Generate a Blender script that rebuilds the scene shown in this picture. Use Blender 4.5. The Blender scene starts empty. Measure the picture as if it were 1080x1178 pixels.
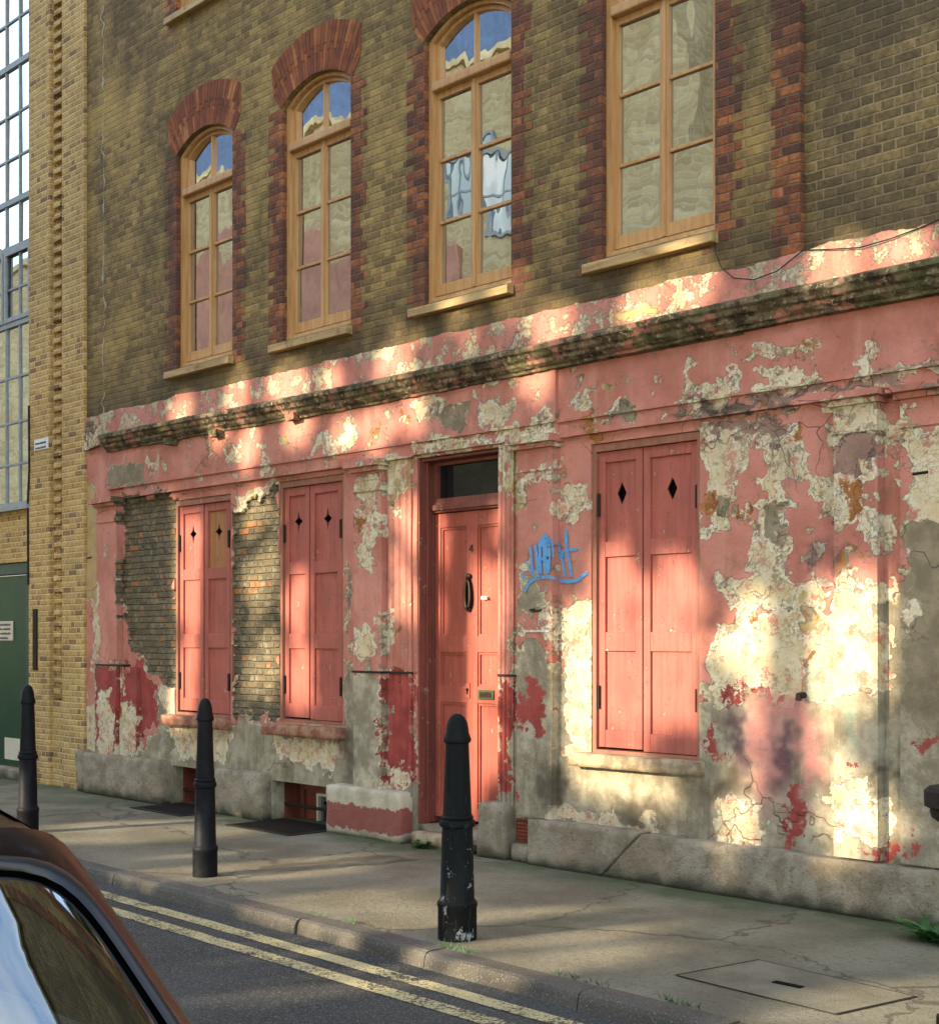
import bpy, bmesh, math, random
import numpy as np
from mathutils import Vector, Matrix, noise as mnoise
R_ = math.radians
random.seed(7); rng = np.random.default_rng(7)
SC = bpy.context.scene; COL = SC.collection

# ---------------------------------------------------------------- camera, sky, sun, exposure
FPX, CD, CH = 1600.0, 7.25, 1.6                       # focal length in photo pixels, distance to facade, eye height
CV, CR = (-.7206, .6934), (.6934, .7206)              # view direction and its right-hand side on the ground
cam = bpy.data.cameras.new('camera'); camo = bpy.data.objects.new('camera', cam); COL.objects.link(camo)
camo.location = (0, -CD, CH); camo.rotation_euler = (R_(90), 0, math.atan2(.7206, .6934))
cam.sensor_fit = 'HORIZONTAL'; cam.sensor_width = 36; cam.lens = 36 * FPX / 1080
cam.shift_y = 146 / 1080; cam.clip_start = .05; cam.clip_end = 600
SC.camera = camo

SUN_EL = R_(16); LX, LY = .287, .958                  # sunlight travels towards +x, +y and down
sun = bpy.data.lights.new('sun', 'SUN'); sun.energy = 2.3; sun.angle = R_(.45); sun.color = (1, .86, .62)
suno = bpy.data.objects.new('sun', sun); COL.objects.link(suno)
LDIR = Vector((LX * math.cos(SUN_EL), LY * math.cos(SUN_EL), -math.sin(SUN_EL))).normalized()
suno.rotation_euler = LDIR.to_track_quat('-Z', 'Y').to_euler(); suno.location = (-10, -30, 15)
w = bpy.data.worlds.new('World'); SC.world = w; w.use_nodes = True
wn = w.node_tree; wn.nodes.clear()
sky = wn.nodes.new('ShaderNodeTexSky'); sky.sky_type = 'NISHITA'; sky.sun_disc = False
sky.sun_elevation = SUN_EL; sky.sun_rotation = math.atan2(-LX, -LY)
sky.dust_density = .3; sky.ozone_density = 1.5
wbg = wn.nodes.new('ShaderNodeBackground'); wbg.inputs[1].default_value = .15
wout = wn.nodes.new('ShaderNodeOutputWorld')
wtc = wn.nodes.new('ShaderNodeTexCoord'); wmp = wn.nodes.new('ShaderNodeMapping'); wmp.inputs['Scale'].default_value = (1, 1, 2.2); wmp.inputs['Location'].default_value = (1.7, .4, .9)
wns = wn.nodes.new('ShaderNodeTexNoise'); wns.inputs['Scale'].default_value = 2.3; wns.inputs['Detail'].default_value = 7
wrp = wn.nodes.new('ShaderNodeValToRGB'); wrp.color_ramp.elements[0].position = .46; wrp.color_ramp.elements[1].position = .66
wmx = wn.nodes.new('ShaderNodeMixRGB'); wmx.inputs[2].default_value = (3.4, 3.2, 2.75, 1)
L = wn.links
L.new(wtc.outputs['Generated'], wmp.inputs[0]); L.new(wmp.outputs[0], wns.inputs['Vector']); L.new(wns.outputs[0], wrp.inputs[0])
L.new(wrp.outputs[0], wmx.inputs[0]); L.new(sky.outputs[0], wmx.inputs[1]); L.new(wmx.outputs[0], wbg.inputs[0]); L.new(wbg.outputs[0], wout.inputs[0])
SC.view_settings.view_transform = 'Standard'; SC.view_settings.look = 'None'
SC.view_settings.exposure = 2.33; SC.view_settings.gamma = 1.0
SC.render.engine = 'CYCLES'
SC.cycles.max_bounces = 7; SC.cycles.use_denoising = True

# ---------------------------------------------------------------- helpers
def P(u, v, y=0.0):                                   # photo pixel -> (x, z) on the facade plane at depth y
    a = (u - 540) / FPX; dx = CV[0] + CR[0] * a; dy = CV[1] + CR[1] * a
    t = (CD + y) / dy
    return t * dx, CH + (735 - v) * t / FPX
def G(u, v, z=0.0):                                   # photo pixel -> (x, y) on the ground at height z
    t = (CH - z) * FPX / (v - 735); a = (u - 540) / FPX
    return t * (CV[0] + CR[0] * a), -CD + t * (CV[1] + CR[1] * a)

def lin(r, g, b):
    f = lambda c: ((c / 255 + .055) / 1.055) ** 2.4 if c > 10 else c / 255 / 12.92
    return (f(r), f(g), f(b))

def letter_line(b, x0, x1, z, h, y0, y1, step):       # one illegible line of small lettering, joined along its baseline
    top = []; x = x0
    while x < x1:
        wd = step * random.uniform(.7, 1.3); t = z + h * random.choice((.35, .9, 1.0, 1.0)); top += [(x, t), (min(x + wd * .7, x1), t), (min(x + wd * .7, x1), z + h * .15), (min(x + wd, x1), z + h * .15)]; x += wd
    b.prism([(x0, z - h)] + top + [(x1, z - h)], y0, y1)

class NT:
    def __init__(s, name):
        s.m = bpy.data.materials.new(name); s.m.use_nodes = True
        s.t = s.m.node_tree; s.t.nodes.clear()
        s.out = s.t.nodes.new('ShaderNodeOutputMaterial')
        s.bsdf = s.t.nodes.new('ShaderNodeBsdfPrincipled'); s.t.links.new(s.bsdf.outputs[0], s.out.inputs[0])
        s.co = s.t.nodes.new('ShaderNodeTexCoord').outputs['Object']
    def put(s, sock, v):
        if isinstance(v, bpy.types.NodeSocket): s.t.links.new(v, sock)
        elif v is not None:
            if hasattr(sock.default_value, '__len__') and not hasattr(v, '__len__'): v = [v] * len(sock.default_value)
            if sock.type == 'RGBA' and len(v) == 3: v = (*v, 1)
            sock.default_value = v
    def math(s, op, a, b=None, c=None, clamp=False):
        n = s.t.nodes.new('ShaderNodeMath'); n.operation = op; n.use_clamp = clamp
        for i, v in enumerate((a, b, c)):
            if v is not None: s.put(n.inputs[i], v)
        return n.outputs[0]
    def add(s, a, b): return s.math('ADD', a, b)
    def mul(s, a, b): return s.math('MULTIPLY', a, b)
    def mix(s, f, a, b, mode='MIX'):
        n = s.t.nodes.new('ShaderNodeMixRGB'); n.blend_type = mode
        s.put(n.inputs[0], f); s.put(n.inputs[1], a); s.put(n.inputs[2], b); return n.outputs[0]
    def noise(s, scale, detail=4, rough=.55, vec=None, stretch=None, dist=0):
        vec = vec or s.co
        if stretch:
            mp = s.t.nodes.new('ShaderNodeMapping'); s.t.links.new(vec, mp.inputs[0]); mp.inputs['Scale'].default_value = stretch; vec = mp.outputs[0]
        n = s.t.nodes.new('ShaderNodeTexNoise'); s.t.links.new(vec, n.inputs['Vector'])
        n.inputs['Scale'].default_value = scale; n.inputs['Detail'].default_value = detail; n.inputs['Roughness'].default_value = rough; n.inputs['Distortion'].default_value = dist
        return n.outputs[0]
    def vor(s, scale, feature='DISTANCE_TO_EDGE', vec=None):
        n = s.t.nodes.new('ShaderNodeTexVoronoi'); n.feature = feature; s.t.links.new(vec or s.co, n.inputs['Vector']); n.inputs['Scale'].default_value = scale
        return n.outputs[0]
    def step(s, v, lo, hi):                           # smooth 0..1 between lo and hi
        n = s.t.nodes.new('ShaderNodeMapRange'); n.interpolation_type = 'SMOOTHSTEP'
        s.put(n.inputs[0], v); n.inputs[1].default_value = lo; n.inputs[2].default_value = hi; return n.outputs[0]
    def ramp(s, f, stops, const=False):
        n = s.t.nodes.new('ShaderNodeValToRGB'); s.put(n.inputs[0], f); cr = n.color_ramp
        if const: cr.interpolation = 'CONSTANT'
        while len(cr.elements) < len(stops): cr.elements.new(.5)
        for e, (p, c) in zip(cr.elements, stops): e.position = p; e.color = (*c, 1)
        return n.outputs[0]
    def attr(s, name):
        n = s.t.nodes.new('ShaderNodeAttribute'); n.attribute_name = name; return n.outputs['Fac']
    def sep(s, v):
        n = s.t.nodes.new('ShaderNodeSeparateXYZ'); s.t.links.new(v, n.inputs[0]); return n.outputs
    def comb(s, x, y, z):
        n = s.t.nodes.new('ShaderNodeCombineXYZ')
        for i, v in enumerate((x, y, z)): s.put(n.inputs[i], v)
        return n.outputs[0]
    def bump(s, h, dist=.01, strength=1.0):
        n = s.t.nodes.new('ShaderNodeBump'); s.put(n.inputs['Height'], h); n.inputs['Distance'].default_value = dist; n.inputs['Strength'].default_value = strength
        s.t.links.new(n.outputs[0], s.bsdf.inputs['Normal']); return n.outputs[0]
    def done(s, color, rough=.8, metal=0.0, spec=.3):
        s.put(s.bsdf.inputs['Base Color'], color); s.put(s.bsdf.inputs['Roughness'], rough)
        s.put(s.bsdf.inputs['Metallic'], metal); s.put(s.bsdf.inputs['Specular IOR Level'], spec); return s.m

def children(o): return [c for c in bpy.data.objects if c.parent == o]
def thing(name, label, cat, loc=(0, 0, 0), group=None):
    o = bpy.data.objects.new(name, None); COL.objects.link(o); o.location = loc; o.empty_display_size = .2
    return tag(o, label, cat, group)
def tag(o, label, cat, group=None, kind=None):
    if label: o['label'] = label
    if cat: o['category'] = cat
    if group: o['group'] = group
    if kind: o['kind'] = kind
    return o
def wloc(o):
    v = Vector((0, 0, 0))
    while o: v += o.location; o = o.parent
    return v
def copy_tree(o, parent=None):
    c = o.copy(); COL.objects.link(c); c.parent = parent
    for ch in children(o): copy_tree(ch, c)
    return c

class MB:
    def __init__(s): s.v = []; s.f = []; s.rand = []
    def face(s, pts, r=None):
        i = len(s.v); s.v += [tuple(p) for p in pts]; s.f.append(list(range(i, i + len(pts)))); s.rand.append(random.random() if r is None else r)
    def box(s, x0, x1, y0, y1, z0, z1, jit=0):
        i = len(s.v); j = lambda: random.uniform(-jit, jit) if jit else 0
        s.v += [(x + j(), y + j(), z + j()) for x in (x0, x1) for y in (y0, y1) for z in (z0, z1)]
        r = random.random()
        for q in ((0, 1, 3, 2), (4, 6, 7, 5), (0, 4, 5, 1), (2, 3, 7, 6), (0, 2, 6, 4), (1, 5, 7, 3)): s.f.append([i + k for k in q]); s.rand.append(r)
        return s
    def prism(s, poly, y0, y1, r=None):               # polygon of (x, z), extruded from y0 (front) to y1
        n = len(poly); i = len(s.v); r = random.random() if r is None else r
        s.v += [(x, y0, z) for x, z in poly] + [(x, y1, z) for x, z in poly]
        s.f.append([i + k for k in range(n)]); s.f.append([i + n + k for k in range(n)][::-1]); s.rand += [r, r]
        for k in range(n): s.f.append([i + k, i + (k + 1) % n, i + n + (k + 1) % n, i + n + k][::-1]); s.rand.append(r)
        return s
    def tube(s, pts, r, n=8, caps=True):
        pts = [Vector(p) for p in pts]; rs = r if hasattr(r, '__len__') else [r] * len(pts); base = len(s.v); q = random.random()
        for k, p in enumerate(pts):
            t = (pts[min(k + 1, len(pts) - 1)] - pts[max(k - 1, 0)]).normalized()
            a = t.cross(Vector((.3, .1, 1)) if abs(t.z) < .9 else Vector((1, 0, 0))).normalized(); b = t.cross(a)
            for m in range(n):
                an = 2 * math.pi * m / n; s.v.append(tuple(p + (a * math.cos(an) + b * math.sin(an)) * rs[k]))
        for k in range(len(pts) - 1):
            for m in range(n):
                s.f.append([base + k * n + m, base + k * n + (m + 1) % n, base + (k + 1) * n + (m + 1) % n, base + (k + 1) * n + m]); s.rand.append(q)
        if caps:
            s.f.append([base + m for m in range(n)][::-1]); s.f.append([base + (len(pts) - 1) * n + m for m in range(n)]); s.rand += [q, q]
        return s
    def lathe(s, prof, n=28, c=(0, 0)):
        base = len(s.v); q = random.random()
        for r, z in prof:
            for m in range(n): an = 2 * math.pi * m / n; s.v.append((c[0] + r * math.cos(an), c[1] + r * math.sin(an), z))
        for k in range(len(prof) - 1):
            for m in range(n): s.f.append([base + k * n + m, base + k * n + (m + 1) % n, base + (k + 1) * n + (m + 1) % n, base + (k + 1) * n + m]); s.rand.append(q)
        s.f.append([base + m for m in range(n)][::-1]); s.f.append([base + (len(prof) - 1) * n + m for m in range(n)]); s.rand += [q, q]
        return s
    def build(s, name, mat, parent=None, bevel=0, smooth=False, fix=True):
        me = bpy.data.meshes.new(name); off = wloc(parent)
        me.from_pydata([(a - off.x, b - off.y, c - off.z) for a, b, c in s.v], [], s.f)
        at = me.attributes.new('rnd', 'FLOAT', 'FACE'); at.data.foreach_set('value', s.rand)
        if fix:
            bm = bmesh.new(); bm.from_mesh(me); bmesh.ops.recalc_face_normals(bm, faces=bm.faces); bm.to_mesh(me); bm.free()
        me.materials.append(mat)
        if smooth: me.polygons.foreach_set('use_smooth', [True] * len(me.polygons))
        o = bpy.data.objects.new(name, me); COL.objects.link(o); o.parent = parent
        if bevel:
            b = o.modifiers.new('bevel', 'BEVEL'); b.width = bevel; b.segments = 2; b.limit_method = 'ANGLE'
        if smooth and bevel == 0:
            bm = bmesh.new(); bm.from_mesh(me)
            for e in bm.edges:
                if len(e.link_faces) == 2 and e.calc_face_angle(0) > R_(38): e.smooth = False
            bm.to_mesh(me); bm.free()
        return o

# ---------------------------------------------------------------- materials
def bricks(n, h=.0605, st=.175, hd=.085, mort=.0055, wob=.5):
    """Flemish-bond bricks on any upright face: returns (random, random2, mortar mask, height)."""
    x, y, z = n.sep(n.co)[:3]
    wx = n.mul(n.math('SUBTRACT', n.noise(14, 2), .5), .012 * wob); wz = n.mul(n.math('SUBTRACT', n.noise(9, 2, vec=n.comb(z, x, y)), .5), .014 * wob)
    lx = n.add(n.add(x, y), wx); lz = n.add(z, wz); per = st + hd
    rowf = n.math('DIVIDE', lz, h); row = n.math('FLOOR', rowf); fz = n.math('FRACT', rowf)
    odd = n.mul(n.math('FLOORED_MODULO', row, 2.0), .5)
    px = n.add(n.add(n.math('DIVIDE', lx, per), odd), n.mul(n.math('SINE', n.mul(row, 12.9)), .03))
    cell = n.math('FLOOR', px); fx = n.math('FRACT', px); k = st / per
    ish = n.math('GREATER_THAN', fx, k)
    dx = n.mul(n.math('MINIMUM', n.math('MINIMUM', fx, n.math('SUBTRACT', 1.0, fx)), n.math('ABSOLUTE', n.math('SUBTRACT', fx, k))), per)
    dz = n.mul(n.math('MINIMUM', fz, n.math('SUBTRACT', 1.0, fz)), h)
    d = n.add(n.math('MINIMUM', dx, dz), n.mul(n.math('SUBTRACT', n.noise(70, 3), .5), .006))
    mask = n.math('SUBTRACT', 1.0, n.step(d, mort * .55, mort * 1.15))
    wn_ = n.t.nodes.new('ShaderNodeTexWhiteNoise'); wn_.noise_dimensions = '2D'
    n.t.links.new(n.comb(n.add(n.mul(cell, 2.0), ish), row, 0.0), wn_.inputs['Vector'])
    r2 = n.sep(wn_.outputs['Color'])[1]
    return wn_.outputs['Value'], r2, mask, n.step(d, 0, mort * 2.2)

def brick_mat(name, stops, mortar, dirt=None, h=.0605, st=.175, hd=.085, mort=.0055, bump=.006, wob=.5, var=.5, zdark=None, patchy=None):
    n = NT(name); r, r2, mask, ht = bricks(n, h, st, hd, mort, wob)
    c = n.ramp(r, stops)
    c = n.mix(n.mul(n.step(n.noise(26, 5, .65), .35, .7), var), c, (0, 0, 0), 'MIX') if False else c
    g = n.noise(32, 5, .7); c = n.mix(1.0, c, n.ramp(g, [(.32, (1 - var,) * 3), (.68, (1 + var * .5,) * 3)]), 'MULTIPLY')
    if patchy: c = n.mix(n.mul(n.step(n.noise(1.1, 5, .6), .48, .66), patchy[1]), c, patchy[0])
    m = n.mix(n.noise(20, 3), mortar, tuple(a * .55 for a in mortar))
    c = n.mix(mask, c, m)
    if dirt: c = n.mix(n.mul(n.step(n.add(n.mul(n.noise(.8, 8, .68, stretch=(1, 1, .6)), .7), n.mul(n.noise(7, 8, .75), .3)), .42, .62), dirt[1]), c, dirt[0])
    if zdark:                                          # soot that collects on the courses just above a ledge
        z = n.sep(n.co)[2]; f = n.math('SUBTRACT', 1.0, n.step(n.add(z, n.mul(n.noise(2.2, 4), .5)), zdark[0], zdark[1])); c = n.mix(n.mul(f, zdark[2]), c, (.05, .04, .025))
    n.bump(n.add(ht, n.mul(n.noise(60, 4, .7), .5)), bump, .9)
    return n.done(c, .9)

def flat_mat(name, col, rough=.6, metal=0.0, spec=.3, var=.25, scale=18, bump=0):
    n = NT(name); g = n.noise(scale, 5, .65)
    c = n.mix(1.0, col, n.ramp(g, [(.3, (1 - var,) * 3), (.7, (1 + var * .5,) * 3)]), 'MULTIPLY')
    if bump: n.bump(g, bump)
    return n.done(c, rough, metal, spec)

PINK = (.52, .215, .165)
def paint_mat():
    n = NT('peeling_paint'); co = n.co; x, y, z = n.sep(co)[:3]
    n1 = n.mul(n.math('SUBTRACT', n.noise(5, 10, .72, dist=.5), .5), .21); n2 = n.add(n.mul(n.math('SUBTRACT', n.noise(26, 7, .75), .5), .085), n.mul(n.math('SUBTRACT', n.noise(95, 4, .7), .5), .02))
    nn = n.add(n1, n2)
    def mk(a, e=.004, off=0.0): return n.step(n.add(n.add(n.attr(a), nn), off), -e, e)
    big = n.noise(1.6, 6, .62); med = n.noise(6, 6, .65); fine = n.noise(48, 5, .7); streak = n.noise(5, 5, .6, stretch=(1.6, 1.6, .22))
    cem = n.mix(n.step(med, .38, .66), (.25, .205, .135), (.44, .375, .265))
    cem = n.mix(n.mul(n.step(streak, .48, .72), .65), cem, (.15, .12, .075))
    cem = n.mix(n.mul(n.step(n.noise(3.4, 8, .7), .55, .68), .75), cem, (.56, .49, .34))
    c = cem
    cream = n.mix(n.step(med, .4, .65), (.60, .475, .28), (.68, .59, .42)); cream = n.mix(n.mul(n.step(big, .5, .7), .4), cream, (.4, .33, .2))
    cream = n.mix(n.mul(n.step(n.noise(16, 7, .7), .56, .64), .55), cream, (.33, .26, .16))
    pink = n.mix(n.step(big, .35, .65), tuple(a * 1.13 for a in PINK), (.42, .15, .105)); pink = n.mix(n.mul(n.step(streak, .5, .72), .4), pink, (.62, .32, .23))
    pink = n.mix(n.mul(n.step(n.noise(11, 7, .7), .52, .7), .32), pink, (.30, .1, .075))
    fl = n.vor(30, vec=n.comb(n.add(x, n.mul(med, .3)), y, n.add(z, n.mul(fine, .03)))); flake = n.mul(n.math('SUBTRACT', 1.0, n.step(fl, .02, .09)), n.step(n.noise(4.5, 5), .45, .58))
    cream = n.mix(n.mul(flake, .6), cream, (.24, .18, .11))
    mp = mk('pink'); ch = n.math('MAXIMUM', n.step(n.add(n.noise(5.2, 10, .74), n.mul(n.attr('chip'), .12)), .632, .642), n.step(n.add(n.noise(21, 9, .78), n.mul(n.attr('chip'), .06)), .665, .675)); rim = mk('pink', .004, .022)
    c = n.mix(n.mul(rim, n.step(med, .42, .5)), c, cream)
    c = n.mix(n.mul(mp, n.math('SUBTRACT', 1.0, ch)), c, pink)
    c = n.mix(n.mul(ch, mk('pink')), c, n.mix(n.step(fine, .45, .55), cream, (.36, .3, .2)))
    mcr = mk('cream', .004, .028)
    rem = n.step(n.noise(9, 9, .78), .55, .565); hol = n.step(n.noise(10, 9, .78, vec=n.comb(z, y, x)), .56, .575); inn = mcr
    cr2 = n.mix(n.mul(n.math('SUBTRACT', 1.0, mk('cream', .02, -.004)), n.step(fine, .42, .6)), cream, (.72, .66, .52)); cr2 = n.mix(n.mul(hol, .8), cr2, n.mix(fine, (.2, .15, .09), (.36, .29, .19))); cr2 = n.mix(n.mul(rem, .85), cr2, pink)  # pale rim on cream edges is a highlight put into the colour
    c = n.mix(inn, c, cr2)
    redn = n.mul(n.math('SUBTRACT', n.noise(20, 7, .78), .5), .3)
    for a, c0, c1 in (('tan', (.50, .36, .17), (.42, .29, .13)), ('grey', (.25, .15, .115), (.32, .2, .15)), ('red', (.36, .068, .055), (.27, .05, .04)),
                      ('orange', (.40, .165, .05), (.3, .12, .04)), ('brown', (.2, .16, .1), (.29, .235, .155))):
        m_ = mk(a) if a not in ('red', 'orange') else n.step(n.add(n.add(n.attr(a), nn), redn), -.003, .003)
        c = n.mix(m_, c, n.mix(n.step(med, .4, .62), c0, c1))
    c = n.mix(n.mul(n.step(n.noise(2.6, 8, .7, stretch=(1, 1, .5)), .54, .7), .5), c, (.14, .105, .065))
    c = n.mix(n.mul(n.step(n.noise(19, 8, .78), .58, .66), .45), c, (.2, .15, .095))
    # sprayed patches and stains
    sp = lambda a: n.math('MULTIPLY', n.attr(a), n.add(.55, n.mul(fine, .6)), clamp=True)
    c = n.mix(n.mul(sp('mist'), .95), c, (.6, .23, .2)); c = n.mix(n.mul(sp('plum'), .95), c, (.11, .045, .06)); c = n.mix(n.mul(sp('teal'), .5), c, (.22, .36, .28))
    # fine cracks
    wob = n.t.nodes.new('ShaderNodeVectorMath'); wob.operation = 'ADD'; n.t.links.new(co, wob.inputs[0])
    nw = n.t.nodes.new('ShaderNodeTexNoise'); nw.inputs['Scale'].default_value = 5; n.t.links.new(co, nw.inputs[0])
    sc = n.t.nodes.new('ShaderNodeVectorMath'); sc.operation = 'SCALE'; sc.inputs['Scale'].default_value = .22; n.t.links.new(nw.outputs['Color'], sc.inputs[0]); n.t.links.new(sc.outputs[0], wob.inputs[1])
    ed = n.vor(1.7, vec=wob.outputs[0]); crack = n.mul(n.math('SUBTRACT', 1.0, n.step(ed, .001, .0055)), n.step(n.noise(.9, 3), .55, .62))
    c = n.mix(n.mul(crack, .45), c, (.12, .075, .05))
    # exposed old bricks
    r, r2, mask, ht = bricks(n, .0605, .17, .085, .006, 1.3)
    bc = n.ramp(r, [(0, (.09, .072, .042)), (.3, (.135, .105, .06)), (.6, (.17, .13, .07)), (.9, (.2, .125, .06)), (.95, (.34, .13, .045)), (1, (.4, .16, .06))])
    bc = n.mix(n.mul(n.step(med, .4, .62), .6), bc, (.12, .1, .065)); bc = n.mix(n.mul(n.step(n.noise(13, 6, .7), .5, .64), .55), bc, (.33, .28, .19))
    bc = n.mix(n.mul(mask, .7), bc, (.2, .165, .105))
    nb = n.step(n.add(n.attr('brick'), n.mul(nn, .35)), -.003, .003); c = n.mix(nb, c, bc)
    # grime: pits everywhere, green damp at the foot
    c = n.mix(n.mul(n.step(n.noise(85, 3, .7), .66, .72), .55), c, (.1, .075, .05))
    foot = n.math('SUBTRACT', 1.0, n.step(n.add(z, n.mul(n.noise(4.5, 5), .3)), .12, .3)); c = n.mix(n.mul(foot, .8), c, (.055, .055, .03))
    c = n.mix(n.attr('soot'), c, (.075, .06, .04))
    hgt = n.add(n.add(n.mul(n.mul(mp, n.math('SUBTRACT', 1.0, ch)), .9), n.mul(mcr, .5)), n.add(n.mul(fine, .5), n.add(n.mul(med, .8), n.mul(crack, -1.2))))
    hgt = n.add(n.mul(hgt, n.math('SUBTRACT', 1.0, nb)), n.mul(nb, n.add(n.mul(ht, 2.0), n.mul(fine, .8))))
    n.bump(hgt, .010, 1.0)
    return n.done(c, n.math('SUBTRACT', .95, n.mul(mp, .15)), spec=.25)

def wood_paint(name, col, worn, wornf=.5, rough=.55):
    n = NT(name); gr = n.noise(30, 5, .6, stretch=(1, 1, .06)); med = n.noise(7, 6, .65)
    c = n.mix(1.0, col, n.ramp(gr, [(.3, (.72,) * 3), (.7, (1.12,) * 3)]), 'MULTIPLY')
    c = n.mix(n.mul(n.step(n.noise(2.2, 5), .42, .66), .35), c, tuple(a * 1.35 for a in col))
    ch = n.step(n.add(n.noise(13, 9, .75), n.mul(gr, .12)), .672, .69); c = n.mix(n.mul(ch, wornf), c, worn)
    c = n.mix(n.mul(n.step(n.noise(40, 4, .7), .6, .72), .5), c, tuple(a * .45 for a in col))
    c = n.mix(n.mul(n.step(n.noise(3.5, 8, .72, stretch=(1, 1, .45)), .52, .68), .4), c, tuple(a * .5 for a in col))
    n.bump(n.add(n.mul(gr, .9), n.mul(ch, -.9)), .005, .9); return n.done(c, rough, spec=.35)

M = {}
M['paint'] = paint_mat()
M['brick'] = brick_mat('london_stock_brick', [(0, (.19, .12, .045)), (.3, (.26, .168, .06)), (.6, (.335, .22, .075)), (.88, (.44, .295, .095)), (.96, (.29, .155, .065)), (1, (.22, .11, .055))],
                       (.40, .29, .15), dirt=((.075, .052, .026), .88), patchy=((.5, .33, .095), .65), mort=.005, zdark=(4.1, 4.9, .65), wob=.9)
M['brick_r'] = brick_mat('soot_dark_brick', [(0, (.15, .1, .045)), (.35, (.2, .136, .058)), (.7, (.26, .178, .073)), (1, (.31, .21, .08))], (.42, .32, .18),
                         dirt=((.075, .054, .03), .8), mort=.005, zdark=(4.1, 4.8, .5), wob=.9)
M['pier'] = brick_mat('yellow_stock_brick', [(0, (.46, .265, .085)), (.35, (.58, .365, .125)), (.6, (.66, .43, .16)), (.82, (.6, .37, .115)), (.93, (.34, .185, .08)), (1, (.26, .15, .075))],
                      (.85, .65, .36), mort=.006, bump=.008, wob=.35, var=.4, dirt=((.18, .12, .05), .3), h=.0615)
M['redbrick'] = brick_mat('red_rubbed_brick', [(0, (.11, .048, .03)), (.35, (.2, .066, .034)), (.65, (.31, .1, .04)), (1, (.48, .17, .06))], (.22, .15, .09), mort=.0045, wob=.8, dirt=((.085, .045, .03), .85))
M['oppbrick'] = brick_mat('pale_brick', [(0, (.46, .34, .16)), (.5, (.58, .45, .22)), (1, (.68, .54, .28))], (.7, .6, .38), h=.16, st=.5, hd=.25, mort=.022, var=.15, dirt=((.36, .25, .11), .7))
n = NT('arch_voussoir'); rr = n.attr('rnd')
c = n.ramp(rr, [(0, (.19, .06, .03)), (.5, (.26, .08, .034)), (.85, (.34, .115, .045)), (1, (.46, .18, .065))])
c = n.mix(n.mul(n.step(n.noise(9, 6, .65), .4, .65), .5), c, (.085, .035, .022)); n.bump(n.noise(50, 4, .7), .004); M['vous'] = n.done(c, .9); M['oppslate'] = flat_mat('blue_slate', (.10, .145, .24), .7, var=.3, scale=3); M['oppred'] = flat_mat('faded_red_render', (.5, .24, .16), .9, var=.35, scale=1.2)
M['mortar'] = flat_mat('old_mortar', (.15, .085, .05), .95)
n = NT('varnished_timber'); gr = n.noise(26, 5, .6, stretch=(1, 1, .08))
c = n.ramp(gr, [(.25, (.36, .175, .062)), (.5, (.52, .275, .10)), (.75, (.62, .36, .15))]); c = n.mix(n.mul(n.step(n.noise(3, 5), .45, .7), .35), c, (.62, .38, .17))
c = n.mix(n.mul(n.step(n.noise(24, 6, .7), .62, .7), .5), c, (.2, .09, .03)); n.bump(gr, .002); M['timber'] = n.done(c, .5, spec=.4)
n = NT('weathered_sill_timber'); gr = n.noise(22, 5, .6, stretch=(.08, 1, 1)); c = n.ramp(gr, [(.3, (.3, .18, .07)), (.6, (.5, .34, .15)), (.8, (.58, .43, .22))])
c = n.mix(n.mul(n.step(n.noise(9, 7, .72), .55, .66), .7), c, (.12, .07, .03)); n.bump(gr, .003); M['silltimber'] = n.done(c, .6)
M['shutter'] = wood_paint('shutter_red_paint', (.37, .098, .072), (.54, .31, .22), .7)
M['shutter_orange'] = wood_paint('bare_undercoat', (.37, .155, .055), (.40, .105, .075), .8)
M['door'] = wood_paint('door_red_paint', (.38, .09, .06), (.55, .36, .2), .7, .45)
M['jamb'] = wood_paint('jamb_brown_red', (.20, .06, .042), (.42, .3, .2), .8)
M['shframe'] = wood_paint('shutter_frame_paint', (.3, .12, .075), (.45, .33, .2), .8)
def glass_mat(name, refl, dark, wave=.6, scale=2.2, rough=0.0, tint=(.95, .97, 1)):
    n = NT(name); d = n.t.nodes.new('ShaderNodeBsdfDiffuse'); d.inputs[0].default_value = (*dark, 1)
    g = n.t.nodes.new('ShaderNodeBsdfGlossy'); g.inputs['Color'].default_value = (*tint, 1); g.inputs['Roughness'].default_value = rough
    nz = n.add(n.noise(scale, 2, .4, stretch=(1, 1, .55)), n.mul(n.noise(scale * 3.5, 1, .4), .03))
    b = n.t.nodes.new('ShaderNodeBump'); b.inputs['Strength'].default_value = wave; b.inputs['Distance'].default_value = .035; n.t.links.new(nz, b.inputs['Height']); n.t.links.new(b.outputs[0], g.inputs['Normal'])
    lw = n.t.nodes.new('ShaderNodeLayerWeight'); lw.inputs[0].default_value = .25
    f = n.add(n.mul(lw.outputs['Fresnel'], .35), refl)
    mx = n.t.nodes.new('ShaderNodeMixShader'); n.put(mx.inputs[0], f); n.t.links.new(d.outputs[0], mx.inputs[1]); n.t.links.new(g.outputs[0], mx.inputs[2])
    n.t.links.new(mx.outputs[0], n.out.inputs[0]); return n.m
M['glass'] = glass_mat('old_wavy_glass', .60, (.02, .018, .015), .10, 2.4)
M['steelglass'] = glass_mat('steel_window_glass', .68, (.03, .03, .03), .08, 1.6)
M['darkglass'] = glass_mat('dark_glass', .04, (.008, .01, .012), .1, 2)
M['oppglass'] = glass_mat('opposite_glass', .03, (.25, .36, .36), .02, 2)
M['steel'] = flat_mat('grey_steel_frame', (.3, .31, .3), .5, 0, .4)
M['black'] = flat_mat('black_void', (.006, .005, .005), .9, 0, .1)
M['plainblack'] = flat_mat('plain_black', (.02, .014, .012), .6)
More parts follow.
